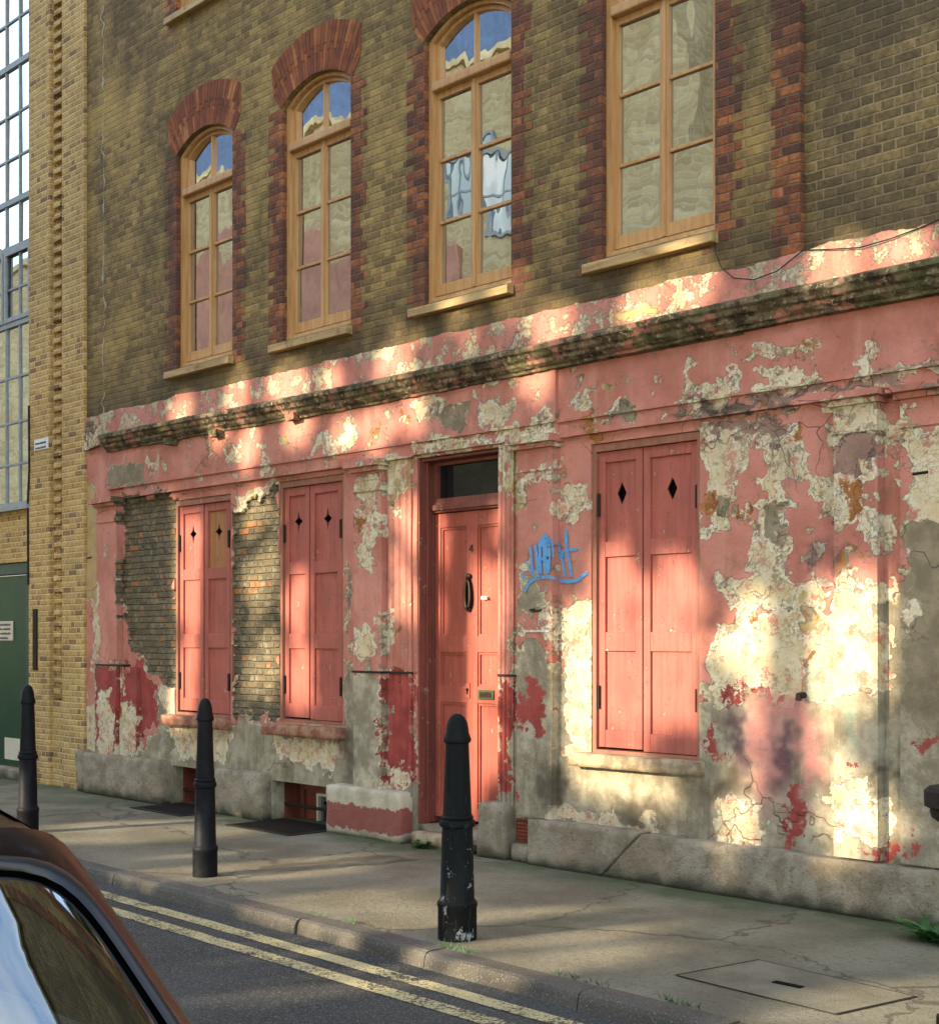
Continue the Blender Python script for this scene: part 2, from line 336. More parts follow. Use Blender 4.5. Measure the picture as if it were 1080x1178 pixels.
n = NT('mossy_cornice'); a = n.noise(9, 8, .7); z = n.sep(n.co)[2]; b = n.noise(3.5, 6, .65)
c = n.mix(n.step(a, .42, .6), (.05, .038, .022), (.22, .165, .095)); c = n.mix(n.mul(n.step(n.noise(22, 6, .7), .55, .64), .8), c, (.42, .34, .21)); c = n.mix(n.mul(n.step(b, .48, .6), .5), c, (.10, .10, .035))
c = n.mix(n.mul(n.step(n.noise(5, 8, .7), .56, .59), .75), c, (.42, .17, .12)); n.bump(n.add(a, n.noise(40, 4, .7)), .012); M['cornice'] = n.done(c, .95)
n = NT('rough_stone_plinth'); a = n.noise(5, 7, .65); c = n.mix(n.step(a, .36, .64), (.33, .255, .165), (.52, .43, .31)); c = n.mix(n.mul(n.step(n.noise(24, 8, .78), .54, .62), .65), c, (.16, .12, .08)); c = n.mix(n.mul(n.step(n.noise(60, 5, .75), .58, .66), .6), c, (.58, .52, .42))
c = n.mix(n.mul(n.step(n.noise(2.5, 6, .6), .55, .66), .4), c, (.38, .25, .15)); z = n.sep(n.co)[2]
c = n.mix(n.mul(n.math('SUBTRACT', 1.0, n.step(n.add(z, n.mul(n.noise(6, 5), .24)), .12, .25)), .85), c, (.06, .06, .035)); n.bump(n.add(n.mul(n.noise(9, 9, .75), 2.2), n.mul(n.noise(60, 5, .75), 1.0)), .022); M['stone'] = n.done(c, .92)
n = NT('stone_with_red_paint'); a = n.noise(5, 7, .65); z = n.sep(n.co)[2]; c = n.mix(n.step(a, .36, .64), (.42, .35, .24), (.6, .52, .38))
zz = n.add(z, n.mul(n.math('SUBTRACT', n.noise(7, 7, .7), .5), .22)); c = n.mix(n.mul(n.step(zz, .06, .07), n.math('SUBTRACT', 1.0, n.step(zz, .25, .26))), c, n.mix(n.noise(9, 7, .7), (.22, .06, .045), (.36, .13, .095)))
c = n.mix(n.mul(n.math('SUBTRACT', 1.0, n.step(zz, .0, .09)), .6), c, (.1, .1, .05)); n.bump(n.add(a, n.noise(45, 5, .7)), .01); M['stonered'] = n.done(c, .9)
n = NT('stone_sill'); a = n.noise(7, 7, .65); c = n.mix(n.step(a, .4, .62), (.23, .16, .1), (.42, .33, .2)); n.bump(n.add(a, n.noise(50, 4, .7)), .006); M['sill'] = n.done(c, .9)
n = NT('red_brown_sill'); a = n.noise(9, 7, .65); c = n.mix(n.step(a, .4, .62), (.24, .085, .055), (.36, .2, .12)); n.bump(n.add(a, n.noise(50, 4, .7)), .006); M['sillred'] = n.done(c, .9)
M['cellar'] = wood_paint('cellar_red_oxide', (.20, .052, .03), (.1, .04, .03), .6)
n = NT('pavement_asphalt'); x, y, z = n.sep(n.co)[:3]; a = n.noise(1.3, 6, .6); f = n.noise(140, 3, .7); c = n.mix(n.step(a, .35, .65), (.17, .145, .095), (.27, .24, .165))
c = n.mix(n.mul(n.step(n.noise(28, 6, .7), .5, .66), .5), c, (.085, .07, .045)); c = n.mix(n.mul(n.step(f, .56, .66), .6), c, (.46, .41, .31)); c = n.mix(n.mul(n.step(f, .44, .36), .5), c, (.05, .04, .03))
gum = n.math('SUBTRACT', 1.0, n.step(n.add(n.vor(3.2, 'F1'), n.mul(n.noise(40, 2), .04)), .055, .065)); c = n.mix(n.mul(gum, n.mul(n.step(n.noise(2.1, 2), .5, .52), .55)), c, (.36, .33, .27))
wv = n.add(n.mul(n.noise(3, 5, .6), .5), 0.0); ck = n.vor(.55, vec=n.comb(n.add(x, wv), n.add(y, wv), 0.0)); c = n.mix(n.mul(n.math('SUBTRACT', 1.0, n.step(ck, .003, .012)), .6), c, (.045, .04, .025))
moss = n.mul(n.step(n.add(y, n.mul(n.noise(2.2, 6, .65), 1.5)), .1, .75), .75); c = n.mix(moss, c, (.062, .085, .026))
c = n.mix(n.mul(n.step(n.noise(.9, 7, .65), .54, .66), .5), c, (.105, .12, .05)); n.bump(n.add(f, n.mul(n.noise(25, 5), 1.4)), .008); M['pave'] = n.done(c, .9)
n = NT('cover_concrete'); a = n.noise(3, 6, .6); f = n.noise(140, 3, .7); c = n.mix(n.step(a, .35, .65), (.15, .128, .083), (.235, .205, .14)); c = n.mix(n.mul(n.step(f, .56, .66), .5), c, (.4, .36, .27)); n.bump(f, .006); M['cover'] = n.done(c, .9)
n = NT('road_asphalt'); a = n.noise(.9, 6, .6); f = n.noise(95, 4, .75); c = n.mix(n.step(a, .35, .65), (.045, .042, .038), (.07, .065, .057)); c = n.mix(n.step(f, .52, .62), c, (.2, .185, .16)); n.bump(f, .012); M['road'] = n.done(c, .88)
n = NT('yellow_road_paint'); f = n.noise(60, 6, .75); k = n.step(n.add(f, n.mul(n.noise(3.2, 6, .7), .5)), .77, .83); c = n.mix(n.noise(7, 5), (.5, .4, .17), (.64, .54, .3)); c = n.mix(n.mul(n.step(n.noise(90, 4, .7), .5, .62), .4), c, (.2, .16, .07)); c = n.mix(k, c, (.055, .05, .042)); n.bump(f, .006); M['yellow'] = n.done(c, .8)
n = NT('granite_kerb'); a = n.noise(2, 5, .6); f = n.noise(120, 3, .7); c = n.mix(n.step(a, .35, .65), (.08, .068, .052), (.13, .112, .09)); c = n.mix(n.mul(n.step(f, .55, .65), .6), c, (.36, .33, .27)); c = n.mix(n.mul(n.step(n.noise(4, 6, .65), .52, .66), .5), c, (.07, .06, .04)); n.bump(n.add(f, n.noise(8, 4)), .007); M['kerb'] = n.done(c, .75)
n = NT('black_bollard_paint'); f = n.noise(12, 6, .7); n.bump(f, .004); M['bollard'] = n.done(n.mix(n.step(f, .4, .7), (.006, .006, .0075), (.012, .012, .014)), .55, spec=.14)
n = NT('chipped_bollard_paint'); z = n.sep(n.co)[2]; f = n.noise(15, 8, .75, stretch=(1, 1, .6)); k = n.mul(n.step(f, .585, .61), n.math('SUBTRACT', 1.0, n.step(z, .5, .64)))
k2 = n.mul(n.step(n.noise(20, 5, .6, stretch=(1.6, 1.6, .18)), .62, .66), .3); c = n.mix(k, n.mix(k2, (.007, .008, .0075), (.07, .066, .055)), (.3, .33, .33)); c = n.mix(n.mul(n.step(n.noise(7, 6), .55, .65), .5), c, (.012, .02, .016)); n.bump(n.mul(k, -1.0), .004); M['bollardchip'] = n.done(c, .6, spec=.12)
M['iron'] = flat_mat('rusty_iron', (.03, .02, .015), .8, .2, bump=.004)
M['knocker'] = flat_mat('dark_bronze', (.04, .028, .02), .45, .7)
M['brass'] = flat_mat('tarnished_brass', (.06, .075, .03), .5, .4)
M['white'] = flat_mat('white_plate', (.72, .72, .7), .5, var=.1)
M['cream'] = flat_mat('cream_plate', (.62, .56, .42), .5, var=.1)
M['ink'] = flat_mat('dark_ink', (.09, .09, .1), .6)
M['green'] = flat_mat('dark_green_gloss', (.002, .05, .022), .3, 0, .4, .25, 4)
M['greenframe'] = flat_mat('dark_green_frame', (.012, .045, .035), .35, 0, .5)
n = NT('blue_spray_paint'); n.done(n.mix(n.noise(14, 4), (.07, .27, .56), (.15, .38, .68)), .7)
tr_ = n.t.nodes.new('ShaderNodeBsdfTransparent'); mx_ = n.t.nodes.new('ShaderNodeMixShader'); n.put(mx_.inputs[0], n.mul(n.step(n.add(n.mul(n.noise(60, 5, .75), .7), n.mul(n.noise(9, 4), .3)), .52, .62), .8))
n.t.links.new(n.bsdf.outputs[0], mx_.inputs[1]); n.t.links.new(tr_.outputs[0], mx_.inputs[2]); n.t.links.new(mx_.outputs[0], n.out.inputs[0]); M['spray'] = n.m
M['whiteink'] = flat_mat('white_stencil', (.7, .62, .58), .7)
n = NT('leaf'); c = n.ramp(n.attr('rnd'), [(0, (.035, .06, .015)), (.6, (.06, .1, .025)), (1, (.13, .13, .03))]); M['leaf'] = n.done(c, .55)
M['bark'] = flat_mat('plane_bark', (.13, .1, .065), .9, bump=.02, scale=5)
n = NT('weed_leaf'); M['weed'] = n.done(n.ramp(n.attr('rnd'), [(0, (.025, .075, .015)), (1, (.07, .17, .04))]), .5)
n = NT('car_plum_paint'); n.bsdf.inputs['Coat Weight'].default_value = .05; n.bsdf.inputs['Coat Roughness'].default_value = .03; M['carpaint'] = n.done((.010, .006, .005), .28, .0, .1)
M['rubber'] = flat_mat('black_rubber', (.012, .012, .014), .35, 0, .5, .1)
M['tyre'] = flat_mat('tyre_rubber', (.018, .018, .018), .8)
M['alloy'] = flat_mat('wheel_alloy', (.5, .5, .5), .3, .9)
M['lens'] = flat_mat('lamp_lens', (.5, .5, .5), .1, .3)
M['seat'] = flat_mat('car_seat_fabric', (.03, .03, .033), .9)
M['slate'] = flat_mat('roof_slate', (.09, .09, .1), .8)
M['gravelground'] = flat_mat('bare_ground', (.16, .13, .09), .95)
M['carglass'] = None

# ---------------------------------------------------------------- ground
def sheet(name, x0, x1, y0, y1, z, mat):
    b = MB(); b.face([(x0, y0, z), (x1, y0, z), (x1, y1, z), (x0, y1, z)]); return tag(b.build(name, mat), None, None, None, 'structure')
KS = -.022                                            # the kerb runs very slightly off parallel
ky = lambda x: -2.42 + KS * (x + 9)
sheet('ground', -250, 250, -250, 250, -.14, M['gravelground'])
b = MB(); b.face([(-80, -9.6, -.08), (60, -9.6, -.08), (60, -1.5, -.08), (-80, -1.5, -.08)]); tag(b.build('road', M['road']), None, None, None, 'structure')
b = MB(); xs = [-80] + list(np.linspace(-30, 10, 41)) + [60]
for xa, xb in zip(xs, xs[1:]):
    ya, yb = [max(-4, min(-1, ky(max(-30, min(10, q))) + .13)) for q in (xa, xb)]
    b.face([(xa, ya, 0), (xb, yb, 0), (xb, .6, 0), (xa, .6, 0)])
tag(b.build('pavement', M['pave']), None, None, None, 'structure')
b = MB(); x = -30.0
while x < 10:
    ln = random.uniform(.75, 1.15); ya, yb = ky(x), ky(x + ln); g = .006; jz = random.uniform(-.006, .004); jy = random.uniform(-.008, .008)
    i = len(b.v); prof = [(.155, -.12), (.155, .002), (.03, .003), (.008, -.006), (-.002, -.028), (-.018, -.12)]
    for xx, yy in ((x + g, ya), (x + ln - g, yb)): b.v += [(xx, yy + p + jy, q + jz) for p, q in prof]
    m = len(prof)
    for k in range(m): b.f.append([i + k, i + (k + 1) % m, i + m + (k + 1) % m, i + m + k]); b.rand.append(.5)
    b.f.append(list(range(i, i + m))); b.f.append(list(range(i + m, i + 2 * m))); b.rand += [.5, .5]
    x += ln
tag(b.build('kerb', M['kerb']), None, None, None, 'structure')
for off in (.22, .44):
    b = MB(); xs = np.linspace(-30, 10, 161); wv = [random.uniform(-.006, .006) for _ in xs]
    for k in range(160):
        ya, yb = ky(xs[k]) - off + wv[k], ky(xs[k + 1]) - off + wv[k + 1]
        b.face([(xs[k], ya - .055, -.076), (xs[k + 1], yb - .055, -.076), (xs[k + 1], yb + .055, -.076), (xs[k], ya + .055, -.076)], .5)
    tag(b.build('road_marking', M['yellow']), None, None, None, 'structure')
b = MB(); b.box(-80, 60, -12.2, -9.6, -.12, .0); tag(b.build('far_pavement', M['pave']), None, None, None, 'structure')
# manhole cover and crack in the pavement
mc = [G(775, 1123), G(872, 1105), G(1056, 1148), G(962, 1169)]
cen = Vector((sum(p[0] for p in mc) / 4, sum(p[1] for p in mc) / 4))
def ring_in(k): return [tuple(cen + (Vector(p) - cen) * k) for p in mc]
mh = thing('manhole_cover', 'rectangular concrete filled access cover with dark rim set in the pavement', 'manhole cover', (cen.x, cen.y, 0))
b = MB(); b.face([(x, y, .0045) for x, y in ring_in(.965)]); b.build('cover_plate', M['cover'], mh)
b = MB(); o_, i_ = ring_in(1.0), ring_in(.965)
for k in range(4): b.face([(*o_[k], .005), (*o_[(k + 1) % 4], .005), (*i_[(k + 1) % 4], .005), (*i_[k], .005)])
b.build('cover_rim', M['iron'], mh)
b = MB(); sx, sy = G(910, 1135); b.box(sx - .09, sx + .06, sy - .025, sy + .015, .003, .009); b.build('key_slot', M['black'], mh)

# ---------------------------------------------------------------- peeling paint map of the ground floor (albedo of the wall itself)
COLS = ('pink', 'cream', 'tan', 'grey', 'red', 'orange', 'brown', 'brick')
PAINT = [
 ('pink', [(60, 380), (1200, 160), (1200, 640), (1042, 640), (1020, 700), (955, 685), (930, 660), (885, 700), (832, 705), (815, 790), (804, 797), (690, 700), (655, 685), (645, 692), (625, 670), (603, 690), (594, 720), (592, 900), (447, 900), (447, 770), (413, 772), (400, 758), (392, 900), (60, 900)]),
 ('cement', [(182, 800), (200, 795), (202, 830), (398, 832), (396, 762), (412, 768), (447, 778), (447, 930), (80, 930), (98, 868), (163, 868), (182, 838)]),
 ('red', [(118, 766), (165, 766), (178, 790), (182, 832), (166, 832), (163, 868), (118, 868)]),
 ('cream', [(98, 768), (118, 768), (118, 870), (98, 870)]), ('pink', [(98, 765), (112, 765), (110, 800), (98, 830)]), ('pink', [(108, 790), (118, 790), (118, 850), (112, 850)]),
 ('cream', [(122, 805), (132, 790), (140, 830), (140, 868), (124, 868)]), ('cream', [(146, 805), (160, 818), (163, 868), (143, 868)]),
 ('cream', [(183, 800), (195, 783), (202, 800), (202, 828), (190, 818)]), ('cream', [(143, 768), (146, 768), (146, 800), (143, 795)]),
 ('tan', [(96, 555), (107, 560), (116, 590), (114, 690), (96, 690)]), ('cream', [(108, 690), (118, 680), (118, 760), (112, 760)]),
 ('brown', [(120, 562), (133, 540), (152, 532), (166, 538), (172, 555), (150, 558)]),
 ('brick', [(141, 572), (196, 566), (203, 575), (203, 790), (186, 788), (172, 770), (160, 760), (150, 745), (144, 720), (140, 690)]),
 ('brick', [(267, 590), (283, 577), (300, 568), (322, 565), (324, 828), (267, 824)]),
 ('cream', [(269, 571), (283, 575), (300, 561), (318, 548), (321, 560), (300, 567), (285, 580), (281, 590), (272, 588)]),
 ('cream', [(416, 546), (441, 543), (441, 568), (416, 572)]), ('cream', [(421, 575), (440, 570), (441, 600), (433, 625), (437, 655), (428, 658), (421, 640), (424, 615), (419, 595)]),
 ('cream', [(418, 728), (430, 735), (437, 745), (427, 762), (415, 745)]), ('brown', [(397, 650), (403, 680), (402, 725), (397, 730)]),
 ('tan', [(450, 529), (475, 526), (475, 568), (451, 575)]), ('cream', [(451, 529), (466, 527), (464, 570), (455, 573)]),
 ('brown', [(500, 470), (540, 465), (537, 490), (508, 492)]), ('cream', [(404, 482), (412, 500), (409, 520), (402, 520)]), ('cream', [(365, 507), (395, 500), (402, 514), (366, 521)]),
 ('cream', [(262, 516), (278, 512), (282, 525), (264, 538)]), ('cream', [(480, 516), (575, 501), (640, 491), (640, 497), (560, 509), (480, 523)]), ('cream', [(478, 455), (500, 455), (500, 480), (484, 484)]),
 ('cream', [(560, 470), (590, 462), (592, 478), (566, 486)]), ('brown', [(612, 482), (640, 478), (640, 486), (614, 488)]),
 ('cream', [(600, 506), (646, 500), (646, 508), (600, 516)]), ('cream', [(607, 546), (643, 536), (643, 548), (607, 554)]), ('tan', [(594, 525), (602, 525), (607, 560), (605, 590), (598, 597), (594, 560)]), ('cream', [(577, 520), (592, 518), (590, 560), (577, 570)]),
 ('cream', [(655, 570), (672, 565), (675, 578), (662, 592), (652, 590)]),
 ('cement', [(600, 682), (620, 672), (645, 690), (700, 692), (700, 930), (593, 930), (593, 735), (598, 700)]),
 ('pink', [(601, 716), (625, 702), (640, 697), (643, 765), (636, 752), (615, 737), (603, 757), (598, 740)]),
 ('red', [(594, 790), (600, 800), (604, 840), (598, 838), (594, 820)]), ('red', [(604, 812), (615, 800), (616, 783), (630, 780), (633, 805), (641, 812), (633, 820), (628, 840), (620, 842), (603, 824)]),
 ('red', [(575, 780), (593, 780), (593, 912), (575, 912)]), ('red', [(447, 778), (479, 778), (479, 905), (447, 895)]), ('cream', [(449, 885), (475, 885), (477, 905), (449, 905)]),
 ('grey', [(790, 478), (953, 460), (1200, 435), (1200, 405), (1050, 425), (870, 458), (790, 470)]), ('grey', [(805, 490), (905, 478), (885, 512), (850, 502), (808, 506)]),
 ('cream', [(806, 508), (850, 500), (862, 515), (848, 540), (850, 580), (830, 597), (812, 560)]), ('brown', [(826, 565), (846, 572), (840, 597), (827, 592)]),
 ('orange', [(811, 565), (822, 560), (825, 590), (813, 599)]),
 ('cream', [(872, 520), (890, 505), (905, 520), (920, 537), (945, 562), (965, 555), (965, 587), (950, 587), (930, 562), (905, 542), (900, 560), (905, 570), (890, 577), (878, 555), (880, 535)]),
 ('cream', [(872, 575), (880, 585), (905, 582), (906, 645), (895, 667), (870, 662), (853, 640), (870, 615)]), ('brown', [(882, 585), (903, 582), (907, 610), (890, 626), (874, 615)]), ('pink', [(893, 625), (901, 622), (903, 650), (895, 655)]),
 ('cream', [(848, 682), (890, 655), (900, 660), (905, 690), (935, 668), (945, 690), (960, 682), (1020, 670), (1020, 792), (960, 802), (900, 802), (822, 802), (824, 725), (860, 713), (870, 705), (850, 705)]),
 ('pink', [(868, 692), (887, 695), (882, 728), (865, 718)]), ('pink', [(942, 645), (966, 650), (960, 707), (945, 700)]), ('tan', [(915, 690), (940, 688), (935, 720), (918, 740)]),
 ('cement', [(800, 800), (900, 803), (1020, 795), (1090, 830), (1200, 830), (1200, 1100), (640, 1000), (680, 880), (805, 905)]),
 ('red', [(832, 793), (890, 795), (890, 806), (835, 803)]), ('orange', [(922, 755), (936, 757), (932, 792), (919, 794)]),
 ('red', [(813, 845), (822, 840), (825, 860), (817, 877), (811, 862)]), ('red', [(905, 915), (930, 908), (928, 942), (905, 978), (901, 950)]), ('red', [(978, 875), (985, 870), (984, 885)]),
 ('cream', [(962, 475), (1019, 468), (1019, 491), (962, 501)]), ('grey', [(968, 508), (1019, 500), (1019, 545), (985, 555), (968, 540)]), ('cream', [(968, 545), (995, 550), (1000, 570), (985, 602), (968, 612)]),
 ('cream', [(1005, 540), (1019, 535), (1019, 556), (1008, 553)]), ('orange', [(975, 565), (1000, 560), (1002, 590), (980, 602)]), ('orange', [(965, 645), (1000, 640), (990, 667), (970, 668)]), ('cream', [(1000, 590), (1020, 582), (1020, 620), (1008, 625)]),
 ('cream', [(1025, 500), (1045, 470), (1047, 492), (1030, 527)]), ('cement', [(1020, 722), (1046, 640), (1055, 1020), (1018, 1020)]),
 ('cream', [(1047, 500), (1110, 493), (1200, 480), (1200, 600), (1075, 617), (1047, 610)]), ('brown', [(1045, 614), (1110, 600), (1200, 590), (1200, 830), (1045, 830)]), ('cream', [(1048, 695), (1068, 700), (1068, 727), (1048, 729)]),
 ('red', [(1062, 845), (1075, 838), (1078, 850), (1066, 860)]), ('red', [(1020, 965), (1036, 985), (1030, 998), (1018, 1000)]), ('red', [(1048, 955), (1066, 962), (1060, 990), (1048, 985)]),
 ('cream', [(196, 838), (262, 842), (258, 872), (205, 868)]), ('cream', [(318, 850), (398, 858), (392, 880), (330, 876)]), ('cream', [(640, 930), (760, 955), (740, 962), (640, 945)]),
 ('cream', [(868, 443), (900, 432), (938, 440), (900, 450)]), ('cream', [(985, 408), (1004, 398), (1004, 428), (990, 428)]), ('cream', [(800, 455), (835, 438), (842, 458), (812, 466)]), ('brown', [(712, 470), (728, 462), (735, 482), (700, 490)]), ('cream', [(655, 462), (680, 458), (676, 470)]), ('tan', [(700, 365), (745, 340), (760, 358), (715, 378)]),
 ('cream', [(830, 930), (870, 930), (880, 965), (835, 965)]), ('cream', [(960, 905), (1010, 900), (1012, 960), (965, 962)]), ('cream', [(650, 700), (680, 700), (678, 860), (655, 870)]),
]
SPRAY = [('mist', 880, 865, 24, 62), ('mist', 925, 838, 16, 45), ('mist', 935, 880, 12, 40), ('mist', 905, 812, 30, 25), ('plum', 903, 868, 12, 42), ('plum', 850, 868, 10, 40), ('plum', 848, 830, 14, 22), ('teal', 965, 800, 18, 16), ('teal', 935, 785, 14, 22), ('teal', 985, 820, 8, 40),
         ('plum', 940, 645, 14, 22), ('plum', 965, 655, 14, 22), ('soot', 838, 905, 26, 16), ('soot', 735, 935, 25, 18), ('soot', 640, 905, 10, 30), ('soot', 400, 860, 14, 40), ('soot', 1026, 890, 8, 14), ('soot', 830, 470, 70, 10)]
POLYS = [(c, np.array([P(u, v) for u, v in pl])) for c, pl in PAINT]
def sdf(px, pz, poly):                                # positive inside
    d2 = np.full(px.shape, 1e9); ins = np.zeros(px.shape, bool)
    for (x1, z1), (x2, z2) in zip(poly, np.roll(poly, -1, 0)):
        ex, ez = x2 - x1, z2 - z1; wx, wz = px - x1, pz - z1
        t = np.clip((wx * ex + wz * ez) / (ex * ex + ez * ez + 1e-12), 0, 1)
        d2 = np.minimum(d2, (wx - ex * t) ** 2 + (wz - ez * t) ** 2)
        c = ((z1 > pz) != (z2 > pz)) & (px < (x2 - x1) * (pz - z1) / (z2 - z1 + 1e-12) + x1); ins ^= c
    d = np.sqrt(d2); return np.where(ins, d, -d)
_wr = np.random.default_rng(21); WAVES = []
for _wl, _am in ((.42, .016), (.27, .013), (.16, .010), (.1, .007), (.065, .004)):
    for _k in range(4):
        _a = _wr.uniform(0, 6.283); _f = 6.283 / (_wl * _wr.uniform(.75, 1.3)); WAVES.append((_f * math.cos(_a), _f * math.sin(_a), _wr.uniform(0, 6.283), _wr.uniform(0, 6.283), _am))
# scattered small losses of paint, thicker towards the big bare patches
for _k in range(120):
    _u = _wr.choice((0, 1, 1, 2, 2)); _v = 0
    if _u == 0: _u, _v = _wr.uniform(805, 950), _wr.uniform(480, 720)
    elif _u == 1: _u, _v = _wr.uniform(400, 660), _wr.uniform(540, 770)
    else: _u = _wr.uniform(150, 940); _v = (590 - .125 * _u) - _wr.uniform(10, 80)
    _cx, _cz = P(_u, _v); _r = abs(_wr.normal(0, .022)) + .02; _e = _wr.uniform(.5, 1.6); _ph = _wr.uniform(0, 3)
    POLYS.append((_wr.choice(('cream', 'cream', 'cream', 'cement', 'tan', 'orange', 'pink')), np.array([(_cx + _r * _wr.uniform(.6, 1.3) * math.cos(_t) * _e, _cz + _r * _wr.uniform(.6, 1.3) * math.sin(_t) / _e) for _t in np.linspace(0, 6.283, 9)[:-1]])))
for _c, _pl in (('pink', [(948, 452), (1026, 443), (1026, 466), (948, 474)]), ('cream', [(960, 476), (1020, 469), (1020, 494), (960, 502)]), ('pink', [(1024, 443), (1110, 430), (1110, 462), (1024, 472)]), ('pink', [(1021, 520), (1043, 500), (1043, 640), (1021, 690)])): POLYS.append((_c, np.array([P(u, v) for u, v in _pl])))
def paint_map(x, z):
    x0_, z0_ = x, z; x, z = x.copy(), z.copy()
    for fx, fz, p1, p2, am in WAVES: ph = x0_ * fx + z0_ * fz; x += am * np.sin(ph + p1); z += am * np.sin(ph + p2)
    A = {c: np.full(x.shape, -.2) for c in COLS}; lim = .2
    for c, poly in POLYS:
        lo, hi = poly.min(0) - lim, poly.max(0) + lim
        k = np.where((x > lo[0]) & (x < hi[0]) & (z > lo[1]) & (z < hi[1]))[0]
        if not len(k): continue
        d = np.clip(sdf(x[k], z[k], poly), -lim, lim)
        for q in COLS:
            A[q][k] = np.maximum(A[q][k], d) if q == c else np.minimum(A[q][k], -d)
    for a in ('mist', 'plum', 'teal', 'soot'): A[a] = np.zeros(x.shape)
    for a, u, v, ru, rv in SPRAY:
        cx, cz = P(u, v); rx = abs(P(u + ru, v)[0] - cx); rz = abs(P(u, v + rv)[1] - cz)
        q = ((x - cx) / rx) ** 2 + ((z - cz) / rz) ** 2; A[a] = np.maximum(A[a], np.exp(-(q ** 1.4)) * (.75 if a == 'soot' else 1))
    A['chip'] = np.where(z > 3.58, .95, np.where(z > 3.0, .38, np.where(z > 1.3, .12, .3)))
    return A
def plaster(name, parent, x0, x1, z0, z1, yf, yb, holes=(), step=.016, rough=.004, brickrec=0.0, sides=True, bot=None):
    """A rendered wall panel facing the street: fine grid with the paint map, real openings, returns to yb."""
    ex = [x0, x1] + [h[i] for h in holes for i in (0, 1)]; ez = [z0, z1] + [h[i] for h in holes for i in (2, 3)]
    def axis(a, bb, extra):
        g = [q for q in np.arange(a, bb, step) if all(abs(q - e) > step * .5 for e in extra)] + [e for e in extra if a <= e <= bb]
        return np.unique(np.round(g, 5))
    X, Z = axis(x0, x1, ex), axis(z0, z1, ez); nx, nz = len(X), len(Z)
    gx, gz = np.meshgrid(X, Z, indexing='ij'); px, pz = gx.ravel(), gz.ravel(); A = paint_map(px, pz)
    wob = (np.sin(px * 3.1 + pz * 1.7) + np.sin(px * 7.3 - pz * 5.1) * .5 + np.sin(pz * 9.7 + px * 2.2) * .4) * rough
    y = yf + wob
    if brickrec:
        jag = (np.sin(px * 61) * np.cos(pz * 47) + np.sin(px * 23 + pz * 31)) * .006
        y += brickrec * np.clip((A['brick'] + jag) / .012 + .5, 0, 1)
        y += .012 * np.clip((A['brown'] + jag * 1.5) / .012 + .5, 0, 1) * (px > -4.1)
    if name == 'string_band':
        top = pz > z1 - .05; jag_ = {q: mnoise.noise(Vector((q * 1.7, 5, 0))) * .03 + mnoise.noise(Vector((q * 6, 9, 0))) * .014 + mnoise.noise(Vector((q * 24, 2, 0))) * .008 for q in X}; pz = pz + np.where(top, np.array([jag_[q] for q in px]), 0)
    idx = np.arange(nx * nz).reshape(nx, nz)
    cx, cz = (X[1:] + X[:-1]) / 2, (Z[1:] + Z[:-1]) / 2; keep = np.ones((nx - 1, nz - 1), bool)
    for h in holes: keep &= ~(((cx > h[0]) & (cx < h[1]))[:, None] & ((cz > h[2]) & (cz < h[3]))[None, :])
    q = np.stack([idx[:-1, :-1], idx[1:, :-1], idx[1:, 1:], idx[:-1, 1:]], -1)[keep]
    verts = np.stack([px, y, pz], 1); faces = q.tolist(); nv = len(verts); extra = []; src = []
    def strip(ids):                                   # turn an edge line back into the wall
        nonlocal nv
        new = list(range(nv, nv + len(ids))); nv += len(ids)
        for i in ids: extra.append((px[i], yb, pz[i])); src.append(i)
        for k in range(len(ids) - 1): faces.append([ids[k], ids[k + 1], new[k + 1], new[k]])
    if sides:
        strip(idx[0, :].tolist()); strip(idx[-1, :].tolist()[::-1]); strip(idx[:, -1].tolist()); strip(idx[:, 0].tolist()[::-1])
        for h in holes:
            i0, i1 = np.searchsorted(X, round(h[0], 5)), np.searchsorted(X, round(h[1], 5)); j0, j1 = np.searchsorted(Z, round(h[2], 5)), np.searchsorted(Z, round(h[3], 5))
            strip(idx[i0, j0:j1 + 1].tolist()); strip(idx[i1, j0:j1 + 1].tolist()); strip(idx[i0:i1 + 1, j0].tolist()); strip(idx[i0:i1 + 1, j1].tolist())
    if extra: verts = np.vstack([verts, np.array(extra)])
    off = wloc(parent); verts = verts - np.array(off)
    me = bpy.data.meshes.new(name); me.from_pydata(verts.tolist(), [], faces); src = np.array(src, int)
    for a, val in A.items():
        full = np.concatenate([val, val[src]]) if len(src) else val
        me.attributes.new(a, 'FLOAT', 'POINT').data.foreach_set('value', full.astype(np.float32))
    me.materials.append(M['paint']); o = bpy.data.objects.new(name, me); COL.objects.link(o); o.parent = parent
    return o

